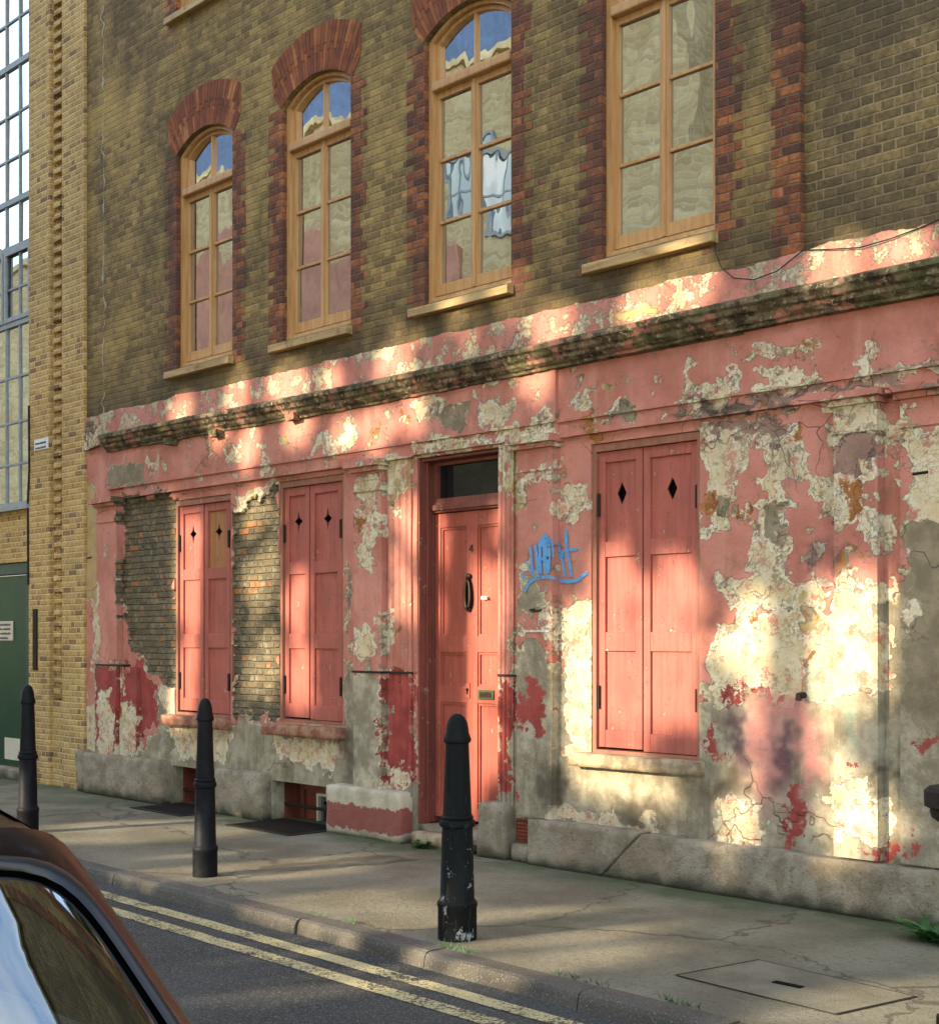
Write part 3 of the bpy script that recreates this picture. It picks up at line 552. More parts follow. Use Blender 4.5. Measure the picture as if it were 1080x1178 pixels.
# ---------------------------------------------------------------- the terraced house
from mathutils import noise as mnoise
HX0, HX1 = -13.34, 1.2
house = thing('terraced_house', 'old soot dark brick terraced house with peeling pink plaster ground floor and red door', 'house', (-7, 0, 0))
def rough_box(name, mat, parent, x0, x1, y0, y1, z0, z1, res=.03, amp=.008, skl=0, skr=0, ground=False):
    b = MB(); bm = bmesh.new()
    nx, ny, nz = [max(1, int(round(d / res))) for d in (x1 - x0, y1 - y0, z1 - z0)]; vs = {}
    def vtx(i, j, k):
        if (i, j, k) not in vs:
            fx, fz = i / nx, k / nz; x = x0 + (x1 - x0) * fx; y = y0 + (y1 - y0) * j / ny; z = z0 + (z1 - z0) * fz
            x += (skl * (1 - fx) + skr * fx) * (1 - fz)
            nv = mnoise.noise_vector(Vector((x, y, z)) * 4) * amp + mnoise.noise_vector(Vector((x, y, z)) * 19) * amp * .55
            on = (i in (0, nx)) + (j in (0, ny)) + (k in (0, nz))          # pull edges and corners in a little
            cxx, cyy, czz = [(a if q else 0) for a, q in ((amp * .7 * (1 if i == 0 else -1), i in (0, nx) and on > 1), (amp * .7 * (1 if j == 0 else -1), j in (0, ny) and on > 1), (amp * .7 * (1 if k == 0 else -1), k in (0, nz) and on > 1))]
            if ground and k == 0: nv.z = 0; czz = 0
            vs[(i, j, k)] = bm.verts.new((x + nv.x + cxx, y + nv.y + cyy, z + nv.z + czz))
        return vs[(i, j, k)]
    for k in (0, nz):
        for i in range(nx):
            for j in range(ny): bm.faces.new([vtx(i, j, k), vtx(i + 1, j, k), vtx(i + 1, j + 1, k), vtx(i, j + 1, k)])
    for j in (0, ny):
        for i in range(nx):
            for k in range(nz): bm.faces.new([vtx(i, j, k), vtx(i + 1, j, k), vtx(i + 1, j, k + 1), vtx(i, j, k + 1)])
    for i in (0, nx):
        for j in range(ny):
            for k in range(nz): bm.faces.new([vtx(i, j, k), vtx(i, j + 1, k), vtx(i, j + 1, k + 1), vtx(i, j, k + 1)])
    bmesh.ops.recalc_face_normals(bm, faces=bm.faces)
    off = wloc(parent)
    for v in bm.verts: v.co -= off
    me = bpy.data.meshes.new(name); bm.to_mesh(me); bm.free(); me.polygons.foreach_set('use_smooth', [True] * len(me.polygons))
    me.materials.append(mat); o = bpy.data.objects.new(name, me); COL.objects.link(o); o.parent = parent; return o

WIN = [(-11.60, -10.65), (-9.89, -8.94), (-8.04, -7.09), (-6.23, -5.28)]
ROWS = [(4.2, 6.25), (7.62, 8.8)]
RISE = .155; TOPZ = 9.35
def arc(x0, x1, zs, rise, n=14):                      # left to right along a segmental arch
    h = (x1 - x0) / 2; r = (h * h + rise * rise) / (2 * rise); cx, cz = (x0 + x1) / 2, zs + rise - r; a = math.asin(h / r)
    return [(cx + r * math.sin(t), cz + r * math.cos(t)) for t in np.linspace(-a, a, n)]
# upper brick wall with arched openings; the bay to the right of the seam is set back
b = MB(); SEAM = -4.66; xs = HX0
def fr(x0, x1, z0, z1): b.face([(x0, 0, z0), (x1, 0, z0), (x1, 0, z1), (x0, 0, z1)])
for x0, x1 in WIN:
    fr(xs, x0, 3.5, TOPZ); zb = 3.5
    for z0, zs in ROWS:
        fr(x0, x1, zb, z0); A_ = arc(x0, x1, zs, RISE); zt = zs + .35
        b.face([(x0, 0, zt), *[(x, 0, z) for x, z in A_], (x1, 0, zt)]); zb = zt
        out = [(x0, z0)] + A_ + [(x1, z0)]
        for (xa, za), (xb, zb_) in zip(out, out[1:] + out[:1]): b.face([(xa, 0, za), (xb, 0, zb_), (xb, .3, zb_), (xa, .3, za)])
    fr(x0, x1, zb, TOPZ); xs = x1
fr(xs, SEAM, 3.5, TOPZ); b.face([(SEAM, 0, 3.5), (SEAM, .3, 3.5), (SEAM, .3, TOPZ), (SEAM, 0, TOPZ)])
b.face([(HX0, 0, TOPZ), (SEAM, 0, TOPZ), (SEAM, .35, TOPZ), (HX0, .35, TOPZ)])
b.build('brick_wall', M['brick'], house, fix=False)
b = MB(); b.box(SEAM + .001, HX1, .055, .35, 3.5, TOPZ - .02); o = b.build('recessed_brick_wall', M['brick_r'], house)
b = MB(); z = 3.9; k = 0
while z < TOPZ - .25:                                  # dark red bricks down the edge of the seam
    b.box(SEAM - (.205 if k % 2 else .175), SEAM + .002, -.003, .05, z, z + .115); z += .121; k += 1
b.build('brick_quoin', M['redbrick'], house)
b = MB(); b.box(HX0, HX1, -.06, .5, TOPZ, TOPZ + .12); b.build('parapet_coping', M['stone'], house, .01)
b = MB(); b.prism([(HX0, TOPZ - .1), (HX1, TOPZ - .1), (HX1, TOPZ - .05), (HX0, TOPZ - .05)], .36, 9.0); b.box(HX0, HX1, 8.8, 9, 0, TOPZ - .1); b.box(HX1 - .2, HX1, .5, 8.8, 0, TOPZ - .1); b.build('roof', M['slate'], house)
b = MB(); b.box(-12.9, -11.2, 3, 4.2, TOPZ - .05, TOPZ + 1.6); ch = b.build('chimney', M['pier'], house)
for i in range(4):
    b = MB(); b.lathe([(.13, TOPZ + 1.8), (.11, TOPZ + 2.2), (.13, TOPZ + 2.25)], 12, (-12.6 + i * .36, 3.6)); b.build('chimney_pot', M['redbrick'], ch)

def ringprism(b, outer, inner, y0, y1, closed=True):
    n = len(outer)
    for k in range(n if closed else n - 1):
        q = (k + 1) % n; o1, o2, i1, i2 = outer[k], outer[q], inner[k], inner[q]; r = .5
        b.face([(o1[0], y0, o1[1]), (o2[0], y0, o2[1]), (i2[0], y0, i2[1]), (i1[0], y0, i1[1])], r)
        b.face([(o1[0], y1, o1[1]), (o2[0], y1, o2[1]), (i2[0], y1, i2[1]), (i1[0], y1, i1[1])], r)
        b.face([(i1[0], y0, i1[1]), (i2[0], y0, i2[1]), (i2[0], y1, i2[1]), (i1[0], y1, i1[1])], r)
        b.face([(o1[0], y0, o1[1]), (o2[0], y0, o2[1]), (o2[0], y1, o2[1]), (o1[0], y1, o1[1])], r)
def opening(x0, x1, z0, zs, rise, ins, n=14):         # outline of an arched opening shrunk by ins
    return [(x0 + ins, z0 + ins)] + arc(x0 + ins, x1 - ins, zs - ins * .35, rise - ins * .25, n) + [(x1 - ins, z0 + ins)]
def make_window(x0, x1, z0, zs):
    cx = (x0 + x1) / 2; tz = zs - .40                 # transom height
    b = MB(); ringprism(b, opening(x0 + .002, x1 - .002, z0, zs - .003, RISE, 0), opening(x0, x1, z0, zs, RISE, .05), .045, .17)
    win = b.build('window', M['timber'], house, .004)
    b = MB(); b.box(x0 + .049, x1 - .049, .025, .16, tz, tz + .07); b.build('transom', M['timber'], win, .012)
    # casements below the transom
    b = MB(); lo, hi = z0 + .07, tz; t = .044
    for xa, xb in ((x0 + .047, cx - .002), (cx + .002, x1 - .047)):
        ringprism(b, [(xa, lo), (xa, hi), (xb, hi), (xb, lo)], [(xa + t * .8, lo + .085), (xa + t * .8, hi - .05), (xb - t * .8, hi - .05), (xb - t * .8, lo + .085)], .082, .128)
        for k in (1, 2):
            zz = lo + .085 + (hi - lo - .135) * k / 3; b.box(xa + t * .8, xb - t * .8, .088, .12, zz - .012, zz + .012)
    b.box(cx - .016, cx + .016, .07, .085, lo, hi); b.build('casement_frame', M['timber'], win, .003)
    b = MB(); fo = [(x0 + .049, tz + .069)] + arc(x0 + .049, x1 - .049, zs - .02, RISE - .014) + [(x1 - .049, tz + .069)]
    fi = [(x0 + .088, tz + .105)] + arc(x0 + .088, x1 - .088, zs - .034, RISE - .026) + [(x1 - .088, tz + .105)]
    ringprism(b, fo, fi, .082, .13); b.box(cx - .012, cx + .012, .086, .126, tz + .104, zs + RISE - .06); b.build('fanlight_frame', M['timber'], win, .003)
    b = MB(); yg = .108
    for xa, xb in ((x0 + .07, cx - .03), (cx + .03, x1 - .07)):
        for k in range(3):
            za, zb = lo + .08 + (hi - lo - .13) * k / 3, lo + .08 + (hi - lo - .13) * (k + 1) / 3
            t1, t2 = random.uniform(-.0045, .0045), random.uniform(-.003, .003)
            b.face([(xa, yg - t1, za), (xb, yg + t1, za), (xb, yg + t1 + t2, zb), (xa, yg - t1 + t2, zb)])
    ar = [p for p in arc(x0 + .08, x1 - .08, zs - .03, RISE - .024, 21)]
    for sgn in (-1, 1):
        pts = [p for p in ar if (p[0] - cx) * sgn >= -1e-6]; 
        t1 = random.uniform(-.003, .003)
        pl = ([(x0 + .08, tz + .1)] + pts + [(cx, tz + .1)]) if sgn < 0 else ([(cx, tz + .1)] + pts + [(x1 - .08, tz + .1)])
        b.face([(x, yg + .002 + t1 * (z - tz) * 2, z) for x, z in pl])
    b.build('glass', M['glass'], win, fix=False)
    b = MB(); i = len(b.v)
    prof = [(-.07, z0 - .09), (-.07, z0 - .028), (.12, z0 + .008), (.12, z0 - .09)]
    b.v += [(x, y, z) for x in (x0 - .125, x1 + .02) for y, z in prof]
    b.f += [[0, 1, 2, 3], [7, 6, 5, 4]] + [[k, (k + 1) % 4, 4 + (k + 1) % 4, 4 + k] for k in range(4)]; b.rand += [.5] * 6
    b.box(x0 + .01, x1 - .01, .03, .12, z0 + .0085, z0 + .026); b.build('window_sill', M['silltimber'], win, .006)
    return win
def make_surround(x0, x1, z0, zs):
    b, b2 = MB(), MB(); h = .0605; k0 = int(math.ceil((z0 - .1) / h)); k1 = int(zs / h)
    k = k0
    while k < k1:
        n_ = random.choice((1, 1, 1, 2)); za, zb = k * h, min(k + n_, k1) * h; w1, w2 = (.205, .13)[k % 2] + random.uniform(-.01, .012), (.2, .125)[(k + 1) % 2] + random.uniform(-.01, .012)
        b.box(x0 - w1, x0 + .003, -.003, .06, za, zb); b2.box(x1 - .003, x1 + w2, -.003, .06, za, zb); k += n_
    b.build('brick_surround', M['redbrick'], house); b2.build('brick_surround', M['redbrick'], house)
    cx = (x0 + x1) / 2; hh = (x1 - x0) / 2; r = (hh * hh + RISE * RISE) / (2 * RISE); cz = zs + RISE - r; a = math.asin(hh / r) + .03; dep = .40
    pt = lambda t, rr: (max(x0 - .15, min(x1 + .13, cx + rr * math.sin(t))), cz + rr * math.cos(t))
    bb = MB(); n_ = 30
    for k in range(n_):
        t0, t1 = -a + 2 * a * k / n_, -a + 2 * a * (k + 1) / n_
        bb.face([(*pt(t0, r)[:1], -.0015, pt(t0, r)[1]), (pt(t1, r)[0], -.0015, pt(t1, r)[1]), (pt(t1, r + dep)[0], -.0015, pt(t1, r + dep)[1]), (pt(t0, r + dep)[0], -.0015, pt(t0, r + dep)[1])])
    ar_ = bb.build('brick_arch', M['mortar'], house, fix=False)
    b = MB(); nv = 29
    for k in range(nv):
        t0, t1 = -a + 2 * a * k / nv, -a + 2 * a * (k + 1) / nv; g = (t1 - t0) * .06; cut = dep * (.56 if k % 2 else .42)
        for ra, rb in ((r + .001, r + cut - .004), (r + cut + .004, r + dep)):
            y = -.006 - random.uniform(0, .003)
            b.prism([pt(t0 + g, ra), pt(t0 + g, rb), pt(t1 - g, rb), pt(t1 - g, ra)], y, .05)
    b.build('voussoir', M['vous'], ar_)
for z0, zs in ROWS:
    for x0, x1 in WIN: make_window(x0, x1, z0, zs); make_surround(x0, x1, z0, zs)

# ground floor plaster and its openings
DOOR = (-8.12, -7.21, 0.0, 3.012)
SH = [(-11.632, -10.676, .868, 2.93), (-9.941, -9.043, .872, 2.975), (-6.325, -5.404, .81, 2.94)]
BAS = [(-11.69, -10.80, 0.0, .375), (-10.04, -9.12, 0.0, .352)]
plaster('plaster_wall', house, HX0, -2.6, 0, 3.62, -.002, .13, [DOOR] + SH + BAS, brickrec=.035)
plaster('plaster_wall', house, -2.6, HX1, 0, 3.5, 0, .13, step=.05)
plaster('frieze', house, -12.86, -6.63, 3.135, 3.53, -.03, .0, rough=.003)
plaster('architrave', house, -12.52, -6.6, 3.035, 3.125, -.035, 0, rough=.003); plaster('architrave', house, -6.598, -2.6, 3.025, 3.115, -.03, 0, rough=.003)
plaster('fillet', house, -12.86, -6.6, 3.1255, 3.146, -.055, 0, rough=.003, step=.02); plaster('fillet', house, -6.598, -2.6, 3.1155, 3.134, -.05, 0, rough=.003, step=.02)
plaster('fillet', house, -12.5, -8.13, 3.018, 3.0345, -.05, 0, rough=.003, step=.02); plaster('fillet', house, -6.598, -4.46, 3.008, 3.0245, -.045, 0, rough=.003, step=.02)
plaster('string_band', house, HX0, -2.6, 3.6, 3.925, -.028, .0, rough=.005); plaster('string_band', house, -2.6, HX1, 3.6, 3.925, -.028, 0, step=.05)
PIL = [(-13.014, -12.61), (-8.839, -8.489), (-6.964, -6.624), (-4.378, -4.097), (-3.977, -3.4)]
for k, (x0, x1) in enumerate(PIL):
    dp = (.07, .06, .075, .085, .045)[k]; zb = 1.33 if k == 0 else .33
    pil = plaster('pilaster', house, x0, x1, zb, 2.96, -dp, 0, rough=.003, step=.014)
    plaster('pilaster_cap', pil, x0 - .05, x1 + .05, 2.985, 3.035 - .012 * (k > 2), -dp - .08, 0, rough=.003, step=.014)
    plaster('pilaster_cap', pil, x0 - .025, x1 + .025, 2.95, 2.984, -dp - .035, 0, rough=.002, step=.014)
    plaster('astragal', pil, x0 - .008, x1 + .008, 2.79, 2.806, -dp - .012, 0, rough=.002, step=.01)
plaster('pilaster_base', house, -13.02, -12.6, .42, 1.322, -.085, 0, rough=.004, step=.014); plaster('pilaster_base', house, -12.58, -12.26, .42, 1.318, -.05, 0, rough=.004, step=.014)
def fluted(x0, x1, z0, z1):
    o = plaster('fluted_panel', house, x0, x1, z0, z1, -.02, 0, rough=.002, step=.0075)
    for v in o.data.vertices:
        f = (v.co.x + wloc(house).x - x0) / (x1 - x0)
        if v.co.y < -.01 and .12 < f < .88: v.co.y += .016 * max(0, math.sin((f - .12) / .76 * math.pi * 5)) ** 2 * 1.0
fluted(-8.446, -8.174, .36, 3.015); fluted(-7.212, -7.055, .36, 3.01)
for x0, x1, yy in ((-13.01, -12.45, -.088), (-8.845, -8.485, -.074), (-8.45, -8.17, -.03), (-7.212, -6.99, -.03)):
    b = MB(); b.box(x0, x1, yy, 0, 1.3235, 1.341); b.build('dado_line', M['plainblack'], house)  # thin black strip at dado height
# eroded mossy cornice
b = MB(); prof = [(0, 3.70), (-.08, 3.69), (-.135, 3.668), (-.155, 3.66), (-.155, 3.628), (-.135, 3.615), (-.125, 3.585), (-.10, 3.57), (-.10, 3.545), (-.075, 3.525), (-.058, 3.517), (-.058, 3.497), (0, 3.493)]
X = np.arange(-12.84, HX1, .022); m = len(prof)
for i, x in enumerate(X):
    for j, (y, z) in enumerate(prof):
        p = Vector((x * 5, y * 9, z * 9)); a = 0 if j in (0, m - 1) else 1
        er = mnoise.noise(p) * .012 + mnoise.noise(p * 4) * .008; bite = max(0, mnoise.noise(Vector((x * 2.2, 3, j * .05))) - .3) * .09
        sag = .012 * math.sin(x * .9) + max(0, x + 6) * .008
        b.v.append((x, y + (er + bite * (y < -.09)) * a, z + er * .7 * a + sag))
for i in range(len(X) - 1):
    for j in range(m - 1): b.f.append([i * m + j, i * m + j + 1, (i + 1) * m + j + 1, (i + 1) * m + j]); b.rand.append(.5)
b.f.append(list(range(m))); b.f.append([(len(X) - 1) * m + j for j in range(m)]); b.rand += [.5, .5]
corn = b.build('cornice', M['cornice'], house)
for u, v in ((247, 497), (335, 477), (195, 506)):
    x, z = P(u, v, -.1); b = MB(); b.box(x - .07, x + .05, -.12, -.031, z - .045, z + .02, .008); b.build('broken_bracket', M['cornice'], house)

b = MB(); b.box(HX0 + .05, HX1 - .05, .34, .36, 0, 3.95); b.build('added_sky_backing', M['black'], house)  # black sheet added behind the facade to block sky through gaps
# shutters
def star(cx, cz, hw, hh, conc):
    pts = []
    for k in range(8):
        a = math.pi / 2 - k * math.pi / 4; f = 1 if k % 2 == 0 else conc
        pts.append((cx + hw * math.cos(a) * f, cz + hh * math.sin(a) * f))
    return pts                                        # starts at the top, clockwise
def make_shutter(x0, x1, z0, z1, y, holes, mat, orange=False):
    st = .058; zp = [(2.265, z1 - .075), (1.645, 2.16), (z0 + .12, 1.515)]
    b = MB(); b.box(x0, x0 + st, y, y + .04, z0, z1); b.box(x1 - st, x1, y, y + .04, z0, z1)
    rails = [(z0, zp[2][0]), (zp[2][1], zp[1][0]), (zp[1][1], zp[0][0]), (zp[0][1], z1)]
    for a, c in rails: b.box(x0 + st, x1 - st, y + .0012, y + .0395, a, c)
    sh = b.build('shutter', mat, house, .004)
    b = MB(); yp = y + .02
    for a, c in zp[1:]: b.box(x0 + st - .004, x1 - st + .004, yp, yp + .012, a - .004, c + .004)
    cx, cz = (x0 + x1) / 2, holes[1]; s = star(cx, cz, holes[2], holes[3], holes[4]); a, c = zp[0]; xa, xb = x0 + st, x1 - st
    right, left = s[0:5], [s[4], s[5], s[6], s[7], s[0]]
    bp = b if not orange else MB()
    for yy in (yp, yp + .012):
        bp.face([(cx, yy, c), (xb, yy, c), (xb, yy, a), (cx, yy, a)] + [(p[0], yy, p[1]) for p in right[::-1]], .5)
        bp.face([(cx, yy, a), (xa, yy, a), (xa, yy, c), (cx, yy, c)] + [(p[0], yy, p[1]) for p in left[::-1]], .5)
    for p, q in zip(s, s[1:] + s[:1]): bp.face([(p[0], yp, p[1]), (q[0], yp, q[1]), (q[0], yp + .012, q[1]), (p[0], yp + .012, p[1])], .5)
    if orange:
        oo = bp.build('shutter_panel', M['shutter_orange'], sh, fix=False); oo['label'] = 'panel worn to an orange brown undercoat'
    b.build('shutter_panel', mat, sh, fix=False)
    return sh
def hinge(sh, x, z, y):
    b = MB(); b.box(x - .016, x + .016, y - .012, y + .012, z - .075, z + .075); b.tube([(x + .012, y - .014, z - .08), (x + .012, y - .014, z + .08)], .009, 8); b.build('hinge', M['iron'], sh)
LEAF = [((205, 234), (235, 264)), ((325.5, 355.5), (356.5, 393)), ((688.5, 738.5), (739.5, 803))]
for k, ((x0, x1, z0, z1), lf) in enumerate(zip(SH, LEAF)):
    y = .035; b = MB(); t = .05
    ringprism(b, [(x0 + .002, z0), (x0 + .002, z1 - .004), (x1 - .002, z1 - .004), (x1 - .002, z0)], [(x0 + .035, z0 + .03), (x0 + .035, z1 - .055), (x1 - .03, z1 - .055), (x1 - .03, z0 + .03)], .012, .10)
    b.build('shutter_frame', M['shframe'], house, .004)
    b = MB(); b.box(x0 + .01, x1 - .01, .11, .125, z0, z1); b.build('dark_opening', M['black'], house)
    for j, (ua, ub) in enumerate(lf):
        xa, xb = P(ua, 700, y)[0], P(ub, 700, y)[0]
        xa, xb = max(xa, x0 + .037), min(xb, x1 - .032)
        if k < 2: hl = (0, 2.60 + .02 * k, .058, .098, .42)
        else: hl = (0, 2.59, .042, .078, .72)
        sh = make_shutter(xa, xb, z0 + .034 + (.012 if j == 0 else 0), z1 - .058, y + .004 * j, hl, M['shutter'], k == 0 and j == 1)
        for zz in (1.2, 2.52): hinge(sh, xa if j == 0 else xb, zz, y)
    sx0, sx1, sz0, sz1 = [(-11.725, -10.66, .765, .872), (-10.07, -9.005, .758, .862), (-6.445, -5.365, .722, .815)][k]
    rough_box('sill', M['sill'] if k == 2 else M['sillred'], house, sx0, sx1, -.105, .1, sz0, sz1, .035, .005)

# door, frame, fanlight
b = MB()
for xa, xb, ya, yb in ((-8.1195, -8.104, .004, .26), (-7.23, -7.2125, .004, .26)): b.box(xa, xb, ya, yb, .155, 3.008)
b.box(-8.1035, -8.088, .075, .095, .156, 2.984); b.box(-8.1035, -8.09, .14, .1495, .156, 2.58); b.box(-8.1035, -7.2305, .03, .26, 2.985, 3.007); b.box(-8.1035, -7.2305, .14, .25, 2.588, 2.672); b.box(-8.1035, -7.2305, .118, .1395, 2.605, 2.65)
ringprism(b, [(-8.1035, 2.673), (-8.1035, 2.984), (-7.2305, 2.984), (-7.2305, 2.673)], [(-8.06, 2.70), (-8.06, 2.958), (-7.275, 2.958), (-7.275, 2.70)], .15, .22)
fr_ = b.build('door_frame', M['jamb'], house, .008)
b = MB(); b.face([(-8.09, .19, 2.68), (-7.24, .19, 2.68), (-7.24, .19, 2.98), (-8.09, .19, 2.98)]); b.build('fanlight_glass', M['darkglass'], fr_)
b = MB(); x, z = P(567.5, 577.5, .14); b.box(x - .055, x + .03, .1365, .1395, z - .01, z + .008); b.build('white_label', M['white'], fr_)
b = MB(); dx0, dx1, dz0, dz1, yd = -8.102, -7.232, .20, 2.583, .165; mx = -7.677
cols = [(-8.035, mx - .058), (mx + .058, -7.305)]; rows = [(.29, 1.105), (1.235, 1.495), (1.62, 2.47)]
for xa, xb in ((dx0, cols[0][0]), (cols[0][1], cols[1][0]), (cols[1][1], dx1)): b.box(xa, xb, yd, yd + .045, dz0, dz1)
for xa, xb in cols:
    for za, zb in ((dz0, rows[0][0]), (rows[0][1], rows[1][0]), (rows[1][1], rows[2][0]), (rows[2][1], dz1)): b.box(xa, xb, yd + .001, yd + .044, za, zb)
door = b.build('front_door', M['door'], house, .004)
for xa, xb in cols:
    for za, zb in rows:
        b = MB(); b.box(xa - .003, xb + .003, yd + .026, yd + .036, za - .003, zb + .003); ringprism(b, [(xa, za), (xa, zb), (xb, zb), (xb, za)], [(xa + .016, za + .016), (xa + .016, zb - .016), (xb - .016, zb - .016), (xb - .016, za + .016)], yd + .012, yd + .027)
        b.build('door_panel', M['door'], door, .003)
x, z = P(540, 678, .16); b = MB()
b.lathe([(.0, 0), (.022, .002), (.024, .02), (.012, .03), (.0, .032)], 16)
vv = [(x + a, .165 - c, z + .10 + bq) for a, bq, c in b.v]; b.v = vv
b.prism([(x + .03 * math.sin(t) * (1.25 - .35 * math.cos(t)), z - .045 + .125 * math.cos(t)) for t in np.linspace(0, 2 * math.pi, 17)[:-1]], .152, .164)
loop = [(x + .024 * math.sin(t) * (1.0 + .25 * (1 - math.cos(t)) / 2), .138, z - .04 + .11 * math.cos(t)) for t in np.linspace(0, 2 * math.pi, 25)]
b.tube(loop, [.008 + .008 * (1 - math.cos(t)) / 2 for t in np.linspace(0, 2 * math.pi, 25)], 8)
b.tube([(x, .165, z + .09), (x, .13, z + .075)], .012, 8); b.lathe([(.0, 0)] * 1 + [(.02, .0), (.02, .02), (0, .022)], 12); 
nv = len(b.v) - 12 * 4
for i in range(nv, len(b.v)): a, c, d = b.v[i]; b.v[i] = (x + a, .165 - d, z - .155 + c)
b.build('door_knocker', M['knocker'], door, smooth=True)
x, z = P(559.5, 799.5, .16); b = MB(); b.box(x - .085, x + .08, .153, .168, z - .036, z + .036); lb = b.build('letterbox', M['brass'], door, .004)
b = MB(); b.box(x - .065, x + .06, .150, .1525, z - .02, z + .02); b.build('letterbox_flap', M['knocker'], lb, .001)
x, z = P(538, 795, .16); b = MB(); b.box(x - .022, x + .022, .157, .168, z - .055, z + .06); kh = b.build('keyhole_plate', M['door'], door, .003)
b = MB(); b.tube([(x, .1565, z + .01), (x, .150, z + .01)], .011, 12); b.box(x - .005, x + .005, .152, .1565, z - .025, z + .005); b.build('keyhole', M['black'], kh)
x, z = P(541.5, 631, .16); b = MB(); s = .028                     # the house number 4
b.prism([(x + .3 * s, z - 1.1 * s), (x + .62 * s, z - 1.1 * s), (x + .62 * s, z + 1.1 * s), (x + .3 * s, z + 1.1 * s)], .1605, .166)
b.prism([(x - .75 * s, z - .5 * s), (x + .95 * s, z - .5 * s), (x + .95 * s, z - .2 * s), (x - .75 * s, z - .2 * s)], .1600, .166)
b.prism([(x - .75 * s, z - .25 * s), (x - .4 * s, z - .25 * s), (x + .55 * s, z + 1.1 * s), (x + .28 * s, z + 1.1 * s)], .1595, .166); b.build('door_number', M['plainblack'], door)
x, z = P(557, 688, .16); b = MB(); b.box(x - .03, x + .025, .1575, .168, z - .012, z + .012, .006); b.build('scraped_bolt', M['cream'], door)
rough_box('doorstep', M['stone'], house, -8.115, -7.215, .02, .40, 0, .15, .05, .008, ground=True)
rough_box('brick_step', M['sill'], house, -8.1, -7.6, -.10, .015, 0, .105, .04, .012, ground=True); rough_box('broken_step', M['iron'], house, -7.62, -7.34, -.08, .015, 0, .07, .04, .016, ground=True)

# plinth, vent and cellar lights
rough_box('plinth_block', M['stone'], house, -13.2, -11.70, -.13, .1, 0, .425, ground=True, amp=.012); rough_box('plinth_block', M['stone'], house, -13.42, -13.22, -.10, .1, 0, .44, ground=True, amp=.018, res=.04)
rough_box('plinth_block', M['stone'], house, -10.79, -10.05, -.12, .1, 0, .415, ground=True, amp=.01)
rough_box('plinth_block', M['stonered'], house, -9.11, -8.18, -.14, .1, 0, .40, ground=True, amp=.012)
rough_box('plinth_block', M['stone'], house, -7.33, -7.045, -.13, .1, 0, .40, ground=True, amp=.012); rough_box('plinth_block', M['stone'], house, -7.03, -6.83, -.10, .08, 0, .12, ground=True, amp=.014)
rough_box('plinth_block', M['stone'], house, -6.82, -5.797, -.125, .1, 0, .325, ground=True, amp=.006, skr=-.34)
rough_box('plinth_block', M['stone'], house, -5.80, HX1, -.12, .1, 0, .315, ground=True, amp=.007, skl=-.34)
b = MB(); b.box(-7.02, -6.84, -.01, 0.012, .13, .30); ab = b.build('air_brick', M['black'], house)
b = MB()
for i in range(8): b.box(-7.02 + i * .0245, -7.02 + i * .0245 + .011, -.03, -.011, .131, .299)
for i in range(7): b.box(-7.02, -6.8375, -.029, -.012, .131 + i * .0262, .131 + i * .0262 + .012)
b.build('vent_lattice', M['cellar'], ab)
for k, (x0, x1, z0, z1) in enumerate(BAS):
    b = MB(); b.box(x0 - .02, x1 + .02, .30, .33, -.13, z1 + .02); b.box(x0 - .03, x0 + .001, .131, .30, -.1, z1 + .02); b.box(x1 - .001, x1 + .03, .131, .30, -.1, z1 + .02); b.box(x0, x1, .131, .30, z1 - .004, z1 + .03)
    b.box(x0 + .06, x0 + .1, .27, .30, 0, z1 - .02); b.box(x0 + .06, x1 - .04, .275, .30, z1 - .09, z1 - .05)
    bw = b.build('basement_window', M['cellar'], house)
    xa, xb = x0 + .30, x1 - .03; b = MB(); ringprism(b, [(xa, -.05), (xa, .245), (xb, .245), (xb, -.05)], [(xa + .028, -.03), (xa + .028, .22), (xb - .02, .22), (xb - .02, -.03)], .255, .298); mx_ = (xa + xb) / 2 + .02; b.box(mx_ - .014, mx_ + .014, .26, .297, -.03, .22)
    b.build('window_frame', M['cream' if k else 'cellar'], bw, .003)
    b = MB(); b.face([(xa, .285, -.05), (xb, .285, -.05), (xb, .285, .24), (xa, .285, .24)]); b.build('glass', M['darkglass'], bw)
    b = MB(); b.tube([(x0 - .01, .14, .135), (x1 + .01, .14, .125)], .014, 8); b.build('iron_bar', M['iron'], bw)

# graffiti tag, stencil, hooks, cable, seam of mortar
def stroke(b, pts, wpx, y, cnt=[0]):
    q = [P(590 + cx / 5.61, 590 + cy / 5.61, y) for cx, cy in pts]; wd = wpx / 5.61 * .0064 / 2
    for (xa, za), (xb, zb) in zip(q, q[1:]):
        cnt[0] = (cnt[0] + 1) % 9; yy = y - cnt[0] * .0004; L_ = math.hypot(xb - xa, zb - za) + 1e-9; nx, nz = -(zb - za) / L_ * wd, (xb - xa) / L_ * wd; a0 = math.atan2(nz, nx)
        poly = [(xa + wd * math.cos(a0 + t), za + wd * math.sin(a0 + t)) for t in np.linspace(0, math.pi, 7)] + [(xb + wd * math.cos(a0 + math.pi + t), zb + wd * math.sin(a0 + math.pi + t)) for t in np.linspace(0, math.pi, 7)]
        b.face([(x, yy, z) for x, z in poly])
b = MB(); yp = -.0835
